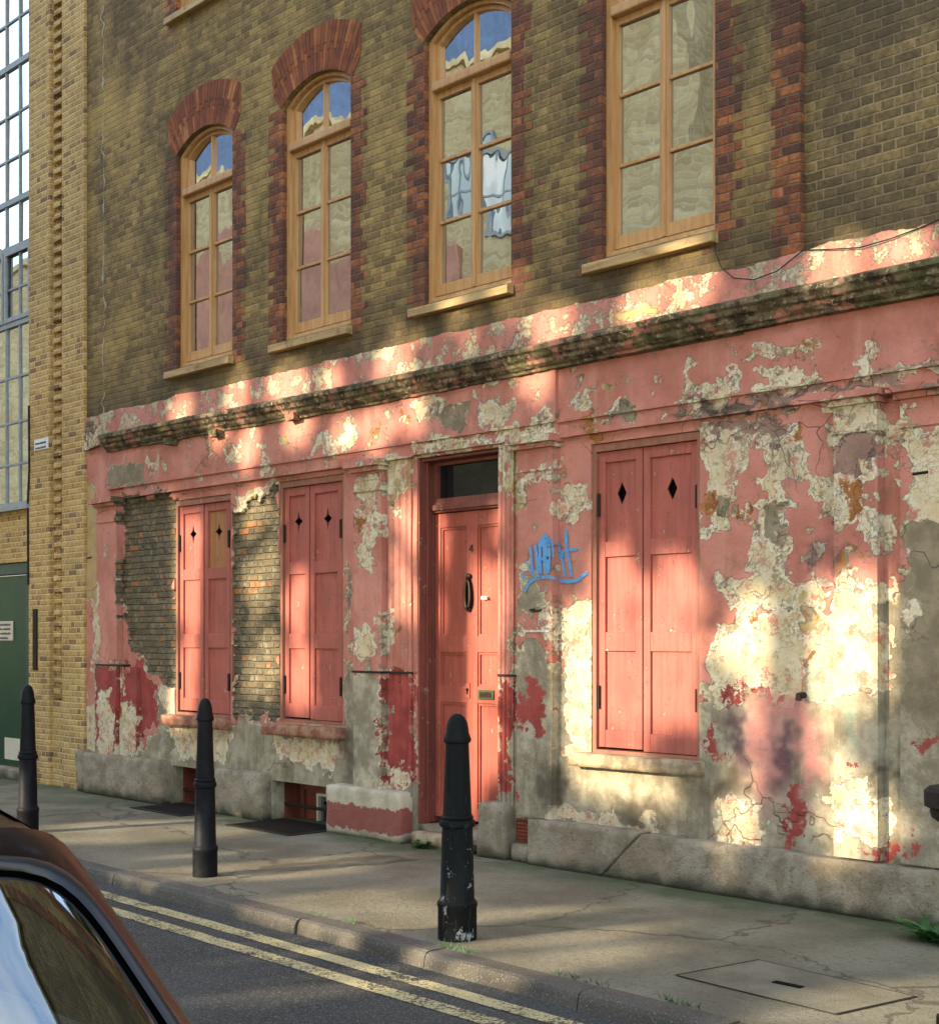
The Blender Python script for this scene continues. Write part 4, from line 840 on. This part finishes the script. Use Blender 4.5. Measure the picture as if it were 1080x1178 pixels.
for pts, wd in (([(112, 225), (128, 400)], 22), ([(145, 215), (165, 395)], 26), ([(172, 195), (178, 388)], 24), ([(178, 195), (207, 152), (235, 190)], 34), ([(205, 165), (213, 380)], 38), ([(237, 190), (228, 375)], 30),
                ([(190, 200), (225, 200)], 36), ([(252, 160), (258, 280)], 13), ([(85, 312), (118, 388)], 10), ([(64, 388), (70, 422)], 20), ([(80, 500), (100, 452), (150, 422), (220, 412), (268, 424)], 20), ([(160, 300), (225, 290)], 22)): stroke(b, pts, wd, yp)
for pts, wd in (([(290, 185), (318, 300), (332, 400)], 22), ([(340, 122), (350, 250), (377, 400)], 26), ([(296, 270), (350, 236), (418, 235)], 18), ([(284, 428), (350, 445), (420, 435), (452, 405), (480, 386)], 22), ([(300, 285), (322, 275)], 24)): stroke(b, pts, wd, -.0085)
b.build('graffiti_tag', M['spray'], house, fix=False)
b = MB(); xa, z = P(604.5, 726, -.08); xb, _ = P(631.5, 726, -.08); letter_line(b, xa, xb, z, .008, -.0855, -.075, .022); b.build('stencil_lettering', M['whiteink'], house)
b = MB(); x, z = P(620, 701, -.08); b.tube([(x - .05, -.072, z), (x - .05, -.12, z - .005), (x - .02, -.125, z - .015), (x + .045, -.12, z - .012), (x + .05, -.11, z)], .008, 8); b.build('iron_hook', M['iron'], house, smooth=True)
b = MB(); x, z = P(923, 800, -.02); b.tube([(x, -.002, z), (x, -.06, z), (x, -.065, z - .03)], .02, 10); b.build('pipe_stub', M['iron'], house, smooth=True)
for u, v in ((1060, 545), (421, 746), (104, 642)):
    x, z = P(u, v, -.03); b = MB(); b.tube([(x - .045, -.045, z), (x + .05, -.05, z + .004)], .009, 6); b.build('iron_peg', M['iron'], house)
b = MB(); pts = [(823, 270, 0), (824, 290, .01), (831, 308, .02), (845, 320, .05), (868, 322, .06), (895, 312, .05), (925, 288, .03), (955, 287, .04), (990, 285, .04), (1025, 275, .03), (1060, 262, .02), (1100, 245, .02)]
b.tube([(P(u, v, -d)[0], -d - .012, P(u, v, -d)[1]) for u, v, d in pts], .0038, 6); b.build('cable', M['plainblack'], house, smooth=True)
b = MB(); zz = np.arange(3.93, 9.2, .02); px_, w_ = [], []
for z in zz: px_.append(-12.99 + .05 * mnoise.noise(Vector((z * 2.3, 0, 0))) + .06 * mnoise.noise(Vector((z * 11, 1, 0)))); w_.append(max(.002, .008 + .03 * mnoise.noise(Vector((z * 7, 4, 0)))))
for k in range(len(zz) - 1): b.face([(px_[k] - w_[k], -.004, zz[k]), (px_[k] + w_[k], -.004, zz[k]), (px_[k + 1] + w_[k + 1], -.004, zz[k + 1]), (px_[k + 1] - w_[k + 1], -.004, zz[k + 1])], .5)
M['seam'] = flat_mat('lime_mortar', (.42, .36, .24), .95, scale=40); b.build('mortar_seam', M['seam'], house, fix=False)
b = MB(); b.prism([P(97, 519, -.06), P(112, 512, -.06), P(114, 486, -.06), P(99, 484, -.06), P(96, 500, -.06)], -.06, .0); b.build('plaster_remnant', M['paint'], house, .006)

# ---------------------------------------------------------------- yellow brick warehouse to the left
WX = -14.596
ware = thing('brick_warehouse', 'yellow stock brick warehouse with tall grey steel windows and dark green door', 'warehouse', (-18, 0, 0))
b = MB(); b.box(WX, -14.11, -.03, .3, 0, 13); b.box(-13.83, HX0 - .002, -.03, .3, 0, 13); b.box(-14.11, -13.83, .05, .28, .95, 12.98); b.box(-14.11, -13.83, .005, .28, 0, .93)
b.build('brick_pier', M['pier'], ware)
b = MB(); k = 0; z = 1.0
while z < 12.8:
    b.box(-14.055, -13.885, -.012 + random.uniform(-.004, .004), .06, z, z + .064, .003); z += .123
b.build('toothed_bricks', M['pier'], ware, .006)
b = MB(); b.box(WX - 2.4, WX, .03, .3, 2.475, 3.1); b.box(WX - 2.4, WX, .03, .3, 9.72, 13.0); b.box(-24, WX - 2.4, -.03, .3, 0, 13); b.box(-24, HX0 - .002, .3, 9, 12.9, 13.1); b.build('brick_wall', M['pier'], ware)
b = MB(); x0, x1, z0, z1 = WX - 2.39, WX - .005, 3.13, 9.7; nc = 7; colx = [x1 - .04 - i * .335 for i in range(nc + 1)]
zt = [3.13, 5.21, 6.08, 6.62, 8.18, 9.7]; zn = [3.6, 4.08, 4.60, 5.62, 7.12, 7.62, 8.7, 9.2]
for z in zt: b.box(x0, x1, .03, .09, z - .03, z + .035)
for z in zn: b.box(x0, x1, .042, .08, z - .012, z + .012)
for i, x in enumerate(colx): b.box(x - (.035 if i == 0 else .013), x + (.035 if i == 0 else .013), .0405, .0815, z0, z1)
for xa, xb in ((colx[2], colx[0]), (colx[4], colx[2]), (colx[6], colx[4])): ringprism(b, [(xa, 5.24), (xa, 6.06), (xb - .03, 6.06), (xb - .03, 5.24)], [(xa + .045, 5.29), (xa + .045, 6.01), (xb - .075, 6.01), (xb - .075, 5.29)], .015, .0395)
b.box(x0, x1 + .02, -.05, .1, 3.06, 3.105); sw = b.build('steel_window', M['steel'], ware)
b = MB(); za = sorted(zt + zn)
for xa, xb in zip(colx[1:], colx[:-1]):
    for zl, zh in zip(za, za[1:]):
        t1, t2 = random.uniform(-.003, .003), random.uniform(-.004, .004); b.face([(xa, .06 - t1, zl), (xb, .06 + t1, zl), (xb, .06 + t1 + t2, zh), (xa, .06 - t1 + t2, zh)])
b.build('glass', M['steelglass'], sw, fix=False)
# green door with its notice
b = MB(); b.box(WX - 2.38, WX - .004, .06, .2, 2.34, 2.47); b.box(WX - .27, WX - .12, .07, .2, .1, 2.34); b.box(WX - .12, WX - .004, .12, .2, .1, 2.34); b.box(WX - .235, WX - .16, .055, .071, .35, 1.95); df = b.build('door_frame', M['greenframe'], ware, .006)
b = MB(); b.box(WX - 2.38, WX - .28, .1, .16, .12, 2.33); gd = b.build('door', M['green'], ware, .004)
b = MB(); b.box(WX - .85, WX - .275, .09, .0995, .2, .45); b.build('kick_plate', M['cream'], gd)
x1_, zc = P(15.5, 726, .1); b = MB(); b.box(x1_ - .5, x1_, .088, .0985, zc - .11, zc + .115); nt_ = b.build('notice', M['cream'], gd)
for k in range(4): b = MB(); letter_line(b, x1_ - .47, x1_ - .05 - .06 * (k == 3), zc + .075 - k * .052, .012, .085, .0875, .03); b.build('lettering_line', M['ink'], nt_)
b = MB(); b.box(WX - 2.4, WX - .002, -.06, .25, 0, .12); b.build('door_step', M['stone'], ware, .01)
xa, zt_ = P(40.5, 496, -.03); xb, zb_ = P(56, 507, -.03); b = MB(); b.box(xa, xb, -.042, -.031, 3.68, 3.80); ws = b.build('wall_plate', M['white'], ware, .002)
for k in range(2): b = MB(); letter_line(b, xa + .03, xb - .04, 3.755 - k * .05, .011, -.0445, -.0425, .026); b.build('lettering_line', M['ink'], ws)
b = MB(); b.box(-14.47, -14.38, -.05, -.031, 1.25, 1.93); b.build('iron_plate', M['iron'], ware, .004)
b = MB(); b.tube([(WX + .02, -.04, 4.2), (WX + .03, -.04, 3.5), (WX + .01, -.045, 3.2), (WX - .005, -.04, 3.1), (WX, -.04, 2.6), (WX + .005, -.04, 2.2)], .012, 6); b.build('cable', M['plainblack'], ware)

# ---------------------------------------------------------------- street furniture
def bollard(name, label, x, y, mat, h=1.2, group='cast iron bollards along the kerb', rs=1.0):
    t = thing(name, label, 'bollard', (x, y, 0), group); s = h / 1.2
    body = [(.104, 0), (.104, .17), (.108, .178), (.108, .196), (.1, .205), (.092, .215), (.083, .58), (.083, .595)]
    b = MB(); b.lathe([(r * rs, z * s) for r, z in body], 32); b.v = [(a + x, c + y, d) for a, c, d in b.v]; b.build('bollard_base', mat, t, smooth=True)
    b = MB(); b.lathe([(r * rs, z * s) for r, z in [(.084, .596), (.094, .6), (.098, .615), (.094, .632), (.084, .638), (.088, .65), (.08, .662)]], 32); b.v = [(a + x, c + y, d) for a, c, d in b.v]; b.build('ring_moulding', mat, t, smooth=True)
    b = MB(); b.lathe([(r * rs, z * s) for r, z in [(.077, .663), (.0625, 1.03), (.0625, 1.045)]], 32); b.v = [(a + x, c + y, d) for a, c, d in b.v]; b.build('shaft', mat, t, smooth=True)
    b = MB(); b.lathe([(r * rs, z * s) for r, z in [(.063, 1.0455), (.073, 1.05), (.075, 1.066), (.069, 1.08), (.067, 1.088), (.062, 1.1), (.06, 1.125), (.053, 1.155), (.039, 1.182), (.02, 1.197), (.004, 1.2)]], 32); b.v = [(a + x, c + y, d) for a, c, d in b.v]; b.build('domed_cap', mat, t, smooth=True)
    return t
bollard('bollard', 'black bollard with chipped pale paint near its foot in front of the red door', -5.392, -2.152, M['bollardchip'])
bollard('bollard', 'plain black bollard standing before the left pair of shutters', -7.993, -2.032, M['bollard'], 1.2, rs=.8)
bollard('bollard', 'farthest black bollard beside the green warehouse door', -10.80, -1.916, M['bollard'], 1.22, rs=.84)
pc = Vector((-2.575, -2.1)); post = thing('iron_post', 'dark post with flat moulded cap cut off by right edge of photo', 'post', (pc.x, pc.y, 0))
b = MB(); b.lathe([(.1, 0), (.1, .12), (.06, .15), (.05, .84), (.085, .88)], 24); b.v = [(a + pc.x, c + pc.y, d) for a, c, d in b.v]; b.build('shaft', M['iron'], post, smooth=True)
b = MB(); b.lathe([(.09, .881), (.118, .9), (.125, .925), (.122, .935), (.145, .945), (.147, 1.005), (.13, 1.02), (.004, 1.025)], 24); b.v = [(a + pc.x, c + pc.y, d) for a, c, d in b.v]; b.build('cap', M['iron'], post, smooth=True)

for k, (x0, x1, z0, z1) in enumerate(BAS):
    lab = ('dark iron cellar grating at the foot of the left basement window', 'dark iron cellar grating beside the red painted plinth block')[k]
    y0 = (-.46, -.5)[k]; g = thing('cellar_grating', lab, 'grating', ((x0 + x1) / 2, y0, 0), 'cellar gratings in the pavement')
    b = MB(); ringprism(b, [(x0, 0), (x0, 1), (x1, 1), (x1, 0)], [(x0 + .05, .08), (x0 + .05, .92), (x1 - .05, .92), (x1 - .05, .08)], 0, 0)
    b = MB(); b.box(x0, x1, y0, y0 + .05, .002, .009); b.box(x0, x1, -.06 + .16, .126, .002, .009); b.box(x0, x0 + .04, y0 + .05, .099, .002, .009); b.box(x1 - .04, x1, y0 + .05, .099, .002, .009); b.build('grating_frame', M['iron'], g, .003)
    b = MB(); x = x0 + .06
    while x < x1 - .06: b.box(x, x + .014, y0 + .05, .1, .004, .008); x += .04
    b.build('grating_bars', M['iron'], g)
    b = MB(); b.face([(x0 + .02, y0 + .02, .0035), (x1 - .02, y0 + .02, .0035), (x1 - .02, .12, .0035), (x0 + .02, .12, .0035)]); b.build('dark_pit', M['black'], g)

def weed(name, label, x, y, z, n, ln, seed, w_=.02):
    rd = random.Random(seed); b = MB()
    for i in range(n):
        a = rd.uniform(0, 6.283); l = ln * rd.uniform(.5, 1.0); up = rd.uniform(.35, .95); p = Vector((x + rd.uniform(-.05, .05), y + rd.uniform(-.03, .03), z)); d = Vector((math.cos(a), math.sin(a) * .7, 0))
        r = rd.random(); prev = p; side = Vector((-d.y, d.x, 0)).normalized()
        for s in range(5):
            f = (s + 1) / 5; q = p + d * l * f * (1 - up * .35) + Vector((0, 0, l * up * (f - .55 * f * f)))
            if q.y > -.12 and y < 0 and y > -.6: q.y = -.125
            w0, w1 = w_ * math.sin(math.pi * (.12 + .85 * s / 5)), w_ * math.sin(math.pi * min(.98, .12 + .85 * (s + 1) / 5))
            b.face([prev - side * w0, prev + side * w0, q + side * w1, q - side * w1], r)
            if w_ > .012:
                for sg in (-1, 1):
                    tip = q + (side * sg * .9 + d * .8) * l * .28 * (1 - f * .5) + Vector((0, 0, .01)); 
                    if tip.y > -.125: tip.y = -.125
                    m_ = (q + tip) / 2; pd = (tip - q).cross(Vector((0, 0, 1))).normalized() * .011
                    b.face([q, m_ + pd, tip, m_ - pd], r)
            prev = q
    return tag(b.build(name, M['weed'], fix=False), label, 'weed')
wx, wy = G(1066, 1086); weed('weed', 'leafy green weed growing against the plinth at right edge of photo', wx, wy + .05, 0, 22, .3, 3, .022)
wx, wy = G(553, 966); weed('weed', 'small green weed beside the doorstep under the right door jamb', wx, min(wy, -.15), 0, 14, .14, 5, .013)
b = MB(); rd = random.Random(11)
for u, v in ((398, 1066), (355, 1055), (452, 1100), (515, 1098), (605, 1135), (660, 1140), (735, 1165), (205, 1030), (240, 1036), (505, 1100), (765, 1165)):
    gx, gy = G(u, v)
    for k in range(14):
        px_, py_ = gx + rd.uniform(-.09, .09), ky(gx) + .158 + rd.uniform(-.015, .03); a = rd.uniform(0, 6.28); l = rd.uniform(.015, .05)
        b.face([(px_ - .004, py_, -.002), (px_ + .004, py_, -.002), (px_ + math.cos(a) * l * .8, py_ + math.sin(a) * l * .8, l * .8)], rd.random())
tag(b.build('grass', M['weed'], fix=False), 'tiny green grass growing in the joint behind the kerb', 'grass', None, 'stuff')

# ---------------------------------------------------------------- parked car, cut off by the lower left corner
car = thing('parked_car', 'dark plum brown parked car with sky reflected in its windscreen', 'car', (-2.4, -6.684, -.08))
QW = (-1.343, -2.097, .723, 1.243, .602, .567, -6.684, .107, .004); NW = 5.899; YC = -6.684; PW = 5.39; SO = 1.2
def WS(u, v):
    xb, xt, zb, zt, hb, ht, yc, bx, bz = QW
    return (xb + (xt - xb) * v - bx * abs(u) ** PW, yc + u * (hb + (ht - hb) * v), zb + (zt - zb) * v - bz * abs(u) ** PW * v)
def wring(s, th):
    c, si = math.cos(th), math.sin(th); k = (abs(c) ** NW + abs(si) ** NW) ** (-1 / NW) * s
    return WS(k * c, (k * si + 1) / 2)
TH = np.linspace(0, 2 * math.pi, 97)
def rings(b, ss, off=lambda s: (0, 0, 0)):
    for sa, sb in zip(ss, ss[1:]):
        for ta, tb in zip(TH, TH[1:]):
            f = lambda s, t: tuple(Vector(wring(s, t)) + Vector(off(s)))
            if sa == 0: b.face([f(0, ta), f(sb, ta), f(sb, tb)], .5)
            else: b.face([f(sa, ta), f(sb, ta), f(sb, tb), f(sa, tb)], .5)
def weld(o):
    bm = bmesh.new(); bm.from_mesh(o.data); bmesh.ops.remove_doubles(bm, verts=bm.verts, dist=.0006); bmesh.ops.recalc_face_normals(bm, faces=bm.faces); bm.to_mesh(o.data); bm.free(); return o
n = NT('car_glass'); tr = n.t.nodes.new('ShaderNodeBsdfTransparent'); tr.inputs[0].default_value = (.42, .47, .44, 1); gl = n.t.nodes.new('ShaderNodeBsdfGlossy'); gl.inputs[0].default_value = (.85, .95, 1, 1); gl.inputs['Roughness'].default_value = 0
lw = n.t.nodes.new('ShaderNodeLayerWeight'); lw.inputs[0].default_value = .3; mx = n.t.nodes.new('ShaderNodeMixShader'); n.put(mx.inputs[0], n.add(n.mul(lw.outputs['Fresnel'], .5), .34)); n.t.links.new(tr.outputs[0], mx.inputs[1]); n.t.links.new(gl.outputs[0], mx.inputs[2]); n.t.links.new(mx.outputs[0], n.out.inputs[0]); M['carglass'] = n.m
b = MB(); rings(b, [0, .3, .6, .8, .9, .96, 1.0]); weld(b.build('windscreen', M['carglass'], car, smooth=True))
b = MB(); rings(b, [.985, 1.0, 1.02, 1.045, 1.06], lambda s: {.985: (.004, 0, .006), 1.0: (.012, 0, .012), 1.02: (.014, 0, .014), 1.045: (.008, 0, .008), 1.06: (-.006, 0, -.004)}[s]); weld(b.build('screen_seal', M['rubber'], car, smooth=True))
b = MB(); TT = [(0, 0, 1, 0), (.012, .006, 1.0, -.008), (.05, .012, 1.0, -.012), (.2, .03, 1.01, -.0), (.45, .045, 1.01, .0), (.7, .03, .99, 0), (.9, -.02, .95, 0), (1, -.08, .88, 0)]
def tun(t, th, grow=0):
    for k in range(len(TT) - 1):
        if TT[k][0] <= t <= TT[k + 1][0]: f = (t - TT[k][0]) / (TT[k + 1][0] - TT[k][0]); a = [p + (q - p) * f for p, q in zip(TT[k], TT[k + 1])]; break
    x, y, z = wring(SO, th); top = max(0, min(1, (z - .8) / .45)); xe = -4.35 + .75 * top
    return (x + (xe - x) * t, YC + (y - YC) * (a[2] + grow), .7 + (z - .7) * (1 + grow) + a[1] * top + a[3] * top)
ths = [t for t in TH if -.35 < (t if t < 4.8 else t - 2 * math.pi) < math.pi + .35]; ths = sorted(ths, key=lambda t: t if t < 4.8 else t - 2 * math.pi)
rings(b, [1.05, 1.1, 1.16, SO], lambda s: (-.004, 0, .004) if s < 1.06 else (0, 0, .006 if s < 1.16 else 0))
ts = [0, .012, .03, .05, .1, .15, .2, .3, .45, .6, .7, .8, .9, 1.0]
for ta, tb in zip(ts, ts[1:]):
    for a, c in zip(ths, ths[1:]): b.face([tun(ta, a), tun(tb, a), tun(tb, c), tun(ta, c)], .5)
b.face([tun(1, a) for a in ths], .5)
weld(b.build('roof', M['carpaint'], car, smooth=True))
for lo_, hi_ in ((7, 47), (133, 173)):
    for ta, tb in ((.10, .42), (.46, .80)):
        b = MB(); aa = np.radians(np.linspace(lo_, hi_, 9)); tt = np.linspace(ta, tb, 6)
        for t0, t1 in zip(tt, tt[1:]):
            for a, c in zip(aa, aa[1:]): b.face([tun(t0, a, .006), tun(t1, a, .006), tun(t1, c, .006), tun(t0, c, .006)], .5)
        weld(b.build('side_window', M['darkglass'], car, smooth=True, fix=False))
def sec(x):
    ft = np.interp(x, [-4.62, -4.5, -4.1, -3, -1.5, -1.1, -.7, -.42, -.35], [.5, .66, .78, .80, .80, .77, .70, .58, .42]); wd = np.interp(x, [-4.62, -4.4, -3.5, -1.6, -.8, -.45, -.35], [.62, .76, .82, .82, .78, .66, .56]); bt = .12
    half = [(0, ft + .012), (.5 * wd, ft + .006), (.85 * wd, ft - .02), (.95 * wd, ft - .07), (wd, ft - .2), (wd, .32), (.96 * wd, .2), (.85 * wd, bt), (0, bt)]
    return [(x, YC + y, z) for y, z in half] + [(x, YC - y, z) for y, z in half[-2:0:-1]]
b = MB(); xs = [-4.62, -4.58, -4.5, -4.3, -4.1, -3.7, -3, -2.2, -1.6, -1.3, -1.1, -.9, -.7, -.55, -.45, -.38, -.35]
for xa, xb in zip(xs, xs[1:]):
    A_, B_ = sec(xa), sec(xb); m = len(A_)
    for k in range(m): b.face([A_[k], B_[k], B_[(k + 1) % m], A_[(k + 1) % m]], .5)
b.face(sec(xs[0]), .5); b.face(sec(xs[-1]), .5); weld(b.build('body', M['carpaint'], car, smooth=True))
for x in (-.98, -3.72):
    for sgn in (-1, 1):
        yy = YC + sgn * .77; b = MB(); b.lathe([(.17, -.09), (.27, -.09), (.29, -.06), (.295, 0), (.29, .06), (.27, .09), (.17, .09)], 28); b.v = [(x + a, yy + d, .215 + c) for a, c, d in b.v]; wh = b.build('wheel', M['tyre'], car, smooth=True)
        b = MB(); b.lathe([(.0, .04), (.05, .05), (.06, .03), (.17, .06), (.175, .085), (.17, .08)], 20); b.v = [(x + a, yy + sgn * d * 1.06, .215 + c) for a, c, d in b.v]; b.build('rim', M['alloy'], wh, smooth=True)
for sgn in (-1, 1):
    b = MB(); b.lathe([(.0, .05), (.06, .04), (.085, .01), (.09, -.03)], 20); b.v = [(-.47 + d, YC + sgn * .42 + a * 1.4, .46 + c * .8) for a, c, d in b.v]; b.build('headlight', M['lens'], car, smooth=True)
b = MB(); b.box(-.352, -.338, YC - .26, YC + .26, .22, .33); b.build('number_plate', M['white'], car, .004)
b = MB(); b.box(-.365, -.343, YC - .3, YC + .3, .35, .42); b.build('grille', M['rubber'], car, .01)
b = MB(); b.box(-2.1, -1.55, YC - .5, YC + .5, .62, .80); b.build('dashboard', M['seat'], car, .05)
for sgn in (-1, 1):
    b = MB(); b.box(-2.75, -2.6, YC + sgn * .3 - .2, YC + sgn * .3 + .2, .45, 1.02); b.box(-2.75, -2.66, YC + sgn * .3 - .1, YC + sgn * .3 + .1, 1.03, 1.16); b.build('seat', M['seat'], car, .04)

# ---------------------------------------------------------------- the other side of the street (seen only mirrored in glass; trees added to shape the sun)
opp = thing('brick_warehouse', 'pale brick warehouse across the street mirrored in the upper windows', 'warehouse', (-45, -18, 0))
b = MB(); b.box(-90, -18.6, -23, -18, 0, 17.0); b.box(-44, -37, -22, -18.5, 17, 19.5); b.build('brick_wall', M['oppbrick'], opp)
b = MB(); b.box(-90.2, -18.5, -23.2, -17.85, 16.7, 16.9); b.build('stone_band', M['oppbrick'], opp)
for x, z in [(-25.6, 12.2), (-24.0, 7), (-44, 12.6), (-49, 12.6), (-54, 12)]:
    b = MB(); ringprism(b, [(x - .75, z), (x - .75, z + 2.2), (x + .75, z + 2.2), (x + .75, z)], [(x - .65, z + .1), (x - .65, z + 2.1), (x + .65, z + 2.1), (x + .65, z + .1)], -17.99, -17.9); b.box(x - .04, x + .04, -17.98, -17.93, z + .1, z + 2.1); b.box(x - .64, x + .64, -17.98, -17.94, z + 1.1, z + 1.16); wo = b.build('window', M['steel'], opp)
    b = MB(); b.face([(x - .65, -17.96, z + .1), (x + .65, -17.96, z + .1), (x + .65, -17.96, z + 2.1), (x - .65, -17.96, z + 2.1)]); b.build('glass', M['oppglass'], wo)
b = MB(); b.prism([(-41, 17.01), (-21, 17.01), (-23.5, 20.2), (-38.5, 20.2)], -22.5, -18.2); b.build('added_sky_cover_roof', M['oppslate'], opp)  # roof added so the fanlights mirror blue-grey instead of white sky
b = MB(); b.prism([(-42, 0), (-27.6, 0), (-27.6, 12.3), (-31.5, 12.3), (-31.5, 13.2), (-36, 14.6), (-42, 13.0)], -17.6, -18.0); b.build('gabled_front', M['oppred'], opp)
for x in (-52,):
    b = MB(); b.box(x - 1, x + 1, -21, -19.5, 17, 18.6); cs = b.build('chimney', M['redbrick'], opp)
    for i in range(3):
        b = MB(); b.lathe([(.16, 18.6), (.13, 19.1), (.15, 19.15)], 10, (x - .6 + i * .6, -20.2)); b.build('chimney_pot', M['redbrick'], cs)
b = MB(); b.box(-90, 40, -12.6, -12.25, 0, 1.25); b.box(-90, 40, -12.66, -12.19, 1.25, 1.33); bw = b.build('boundary_wall', M['pier']); tag(bw, 'low yellow brick boundary wall across the street', 'wall')

# gaps cut in the added crowns so sun patches fall on chosen spots
GAPW = [  # photo u, v, half width, half height on the facade
 (277, 455, 9, 20), (332, 441, 17, 18), (213, 470, 8, 12), (455, 412, 14, 14), (525, 375, 22, 14), (594, 348, 13, 16), (638, 374, 17, 22), (742, 352, 17, 20), (795, 325, 20, 36), (958, 306, 26, 24), (385, 440, 6, 10),
 (290, 512, 9, 20), (346, 492, 12, 14), (437, 494, 14, 14), (490, 470, 16, 14), (255, 500, 8, 10), (620, 440, 14, 12),
 (220, 660, 16, 66), (220, 780, 17, 45), (192, 620, 10, 40), (190, 700, 8, 30), (296, 600, 16, 22), (296, 660, 18, 34), (298, 760, 16, 34), (336, 690, 9, 34), (340, 775, 10, 34), (106, 705, 8, 50), (112, 780, 8, 20), (95, 760, 6, 25), (192, 808, 8, 14),
 (470, 650, 8, 60), (483, 655, 7, 60), (508, 672, 11, 46), (535, 690, 26, 44), (562, 690, 16, 44), (520, 770, 20, 26), (556, 775, 18, 20), (515, 850, 16, 40), (555, 850, 18, 26), (512, 900, 8, 30),
 (668, 800, 12, 85), (664, 735, 9, 36), (700, 690, 14, 60), (716, 700, 24, 40), (712, 790, 26, 46), (765, 700, 34, 55), (760, 780, 26, 40), (690, 893, 22, 22), (735, 905, 28, 16), (700, 860, 30, 30),
 (965, 740, 52, 46), (985, 760, 32, 62), (905, 725, 50, 40), (945, 700, 40, 30), (870, 745, 34, 20), (905, 780, 40, 20), (862, 930, 20, 42), (985, 940, 30, 48), (968, 885, 10, 30), (885, 845, 12, 34), (930, 830, 14, 30), (1000, 690, 16, 20),
 (400, 500, 10, 10), (560, 600, 10, 10), (1050, 290, 16, 12)]
GAPG = [  # photo u, v, half width, half height on pavement or road
 (605, 1083, 128, 19), (410, 1046, 85, 11), (285, 996, 120, 8), (150, 958, 120, 6), (480, 1110, 60, 13), (330, 1126, 120, 9), (1030, 1160, 90, 14)]
GP = []
for u, v, ru, rv in GAPW:
    cx, cz = P(u, v); rx = abs(P(u + ru, v)[0] - cx) + .005; rz = abs(P(u, v + rv)[1] - cz) + .005
    GP.append([(cx + rx * math.cos(t), cz + rz * math.sin(t)) for t in np.linspace(0, 2 * math.pi, 13)[:-1]])
for u, v, ru, rv in GAPG:
    z0 = 0 if v < 1098 or u > 600 else -.08; pl = []
    for t in np.linspace(0, 2 * math.pi, 15)[:-1]:
        gx, gy = G(u + ru * math.cos(t), v + rv * 1.9 * math.sin(t), z0); k = -gy / LDIR.y; pl.append((gx + LDIR.x * k, z0 + LDIR.z * k))
    GP.append(pl)
GP = [np.array(p) for p in GP]
TY = -24.0
def tree(x, label, seed):  # unseen tree added as sun blocker, leaves left out where light should pass
    rg = np.random.default_rng(seed); rd = random.Random(seed)
    t = thing('sun_blocker_tree', label, 'tree', (x, TY, 0), 'added unseen trees that shape the sunlight')
    b = MB(); b.tube([(x, TY, 0), (x + .05, TY, 2.5), (x - .1, TY + .1, 6), (x + .1, TY, 10), (x, TY, 15.5)], [.32, .26, .22, .15, .03], 10)
    for k in range(16):
        z = rd.uniform(3.4, 14); a = rd.uniform(0, 6.28); l = rd.uniform(1.1, 2.0); c, s = math.cos(a), math.sin(a)
        b.tube([(x, TY, z), (x + c * l * .5, TY + s * l * .5, z + .5), (x + c * l, TY + s * l, z + 1.3)], [.09, .05, .015], 6)
    b.build('trunk', M['bark'], t, smooth=True)
    N = 7600; p = rg.uniform(-1, 1, (N * 2, 3)); p = p[(np.abs(p) ** 5).sum(1) < 1][:N]
    p = p * np.array([2.0, 1.9, 7.6]) + np.array([x, TY, 12.5])
    k = -p[:, 1] / LDIR.y; X_, Z_ = p[:, 0] + LDIR.x * k, p[:, 2] + LDIR.z * k; ds = np.full(len(p), .5); dw = np.full(len(p), .5)
    for gi, poly in enumerate(GP):
        lo, hi = poly.min(0) - .5, poly.max(0) + .5; q = np.where((X_ > lo[0]) & (X_ < hi[0]) & (Z_ > lo[1]) & (Z_ < hi[1]))[0]
        if len(q): dd = -sdf(X_[q], Z_[q], poly); ds[q] = np.minimum(ds[q], dd); dw[q] = np.minimum(dw[q], dd) if gi >= len(GAPW) else dw[q]
    ok = (ds > .075) | ((dw > .1) & (rg.random(len(p)) < .05)); p = p[ok]; n_ = len(p)
    a1 = rg.normal(size=(n_, 3)); a1 /= np.linalg.norm(a1, axis=1)[:, None]; a2 = np.cross(a1, rg.normal(size=(n_, 3))); a2 /= np.linalg.norm(a2, axis=1)[:, None]; sz = (np.clip(ds[ok] * .95, .09, .3) * rg.uniform(.8, 1.1, n_))[:, None]
    vv = np.stack([p - a1 * sz, p - a2 * sz * .8, p + a1 * sz, p + a2 * sz * .8], 1).reshape(-1, 3) - np.array([x, TY, 0])
    me = bpy.data.meshes.new('crown'); me.from_pydata(vv.tolist(), [], np.arange(n_ * 4).reshape(-1, 4).tolist()); me.attributes.new('rnd', 'FLOAT', 'FACE').data.foreach_set('value', rg.random(n_).astype(np.float32)); me.materials.append(M['leaf'])
    o = bpy.data.objects.new('crown', me); COL.objects.link(o); o.parent = t
for i, x in enumerate((-18.35, -15.15, -11.95, -8.75, -5.55, -2.35, .85)): tree(x, 'unseen tree added across the street with gaps cut to dapple the pink wall', 100 + i)
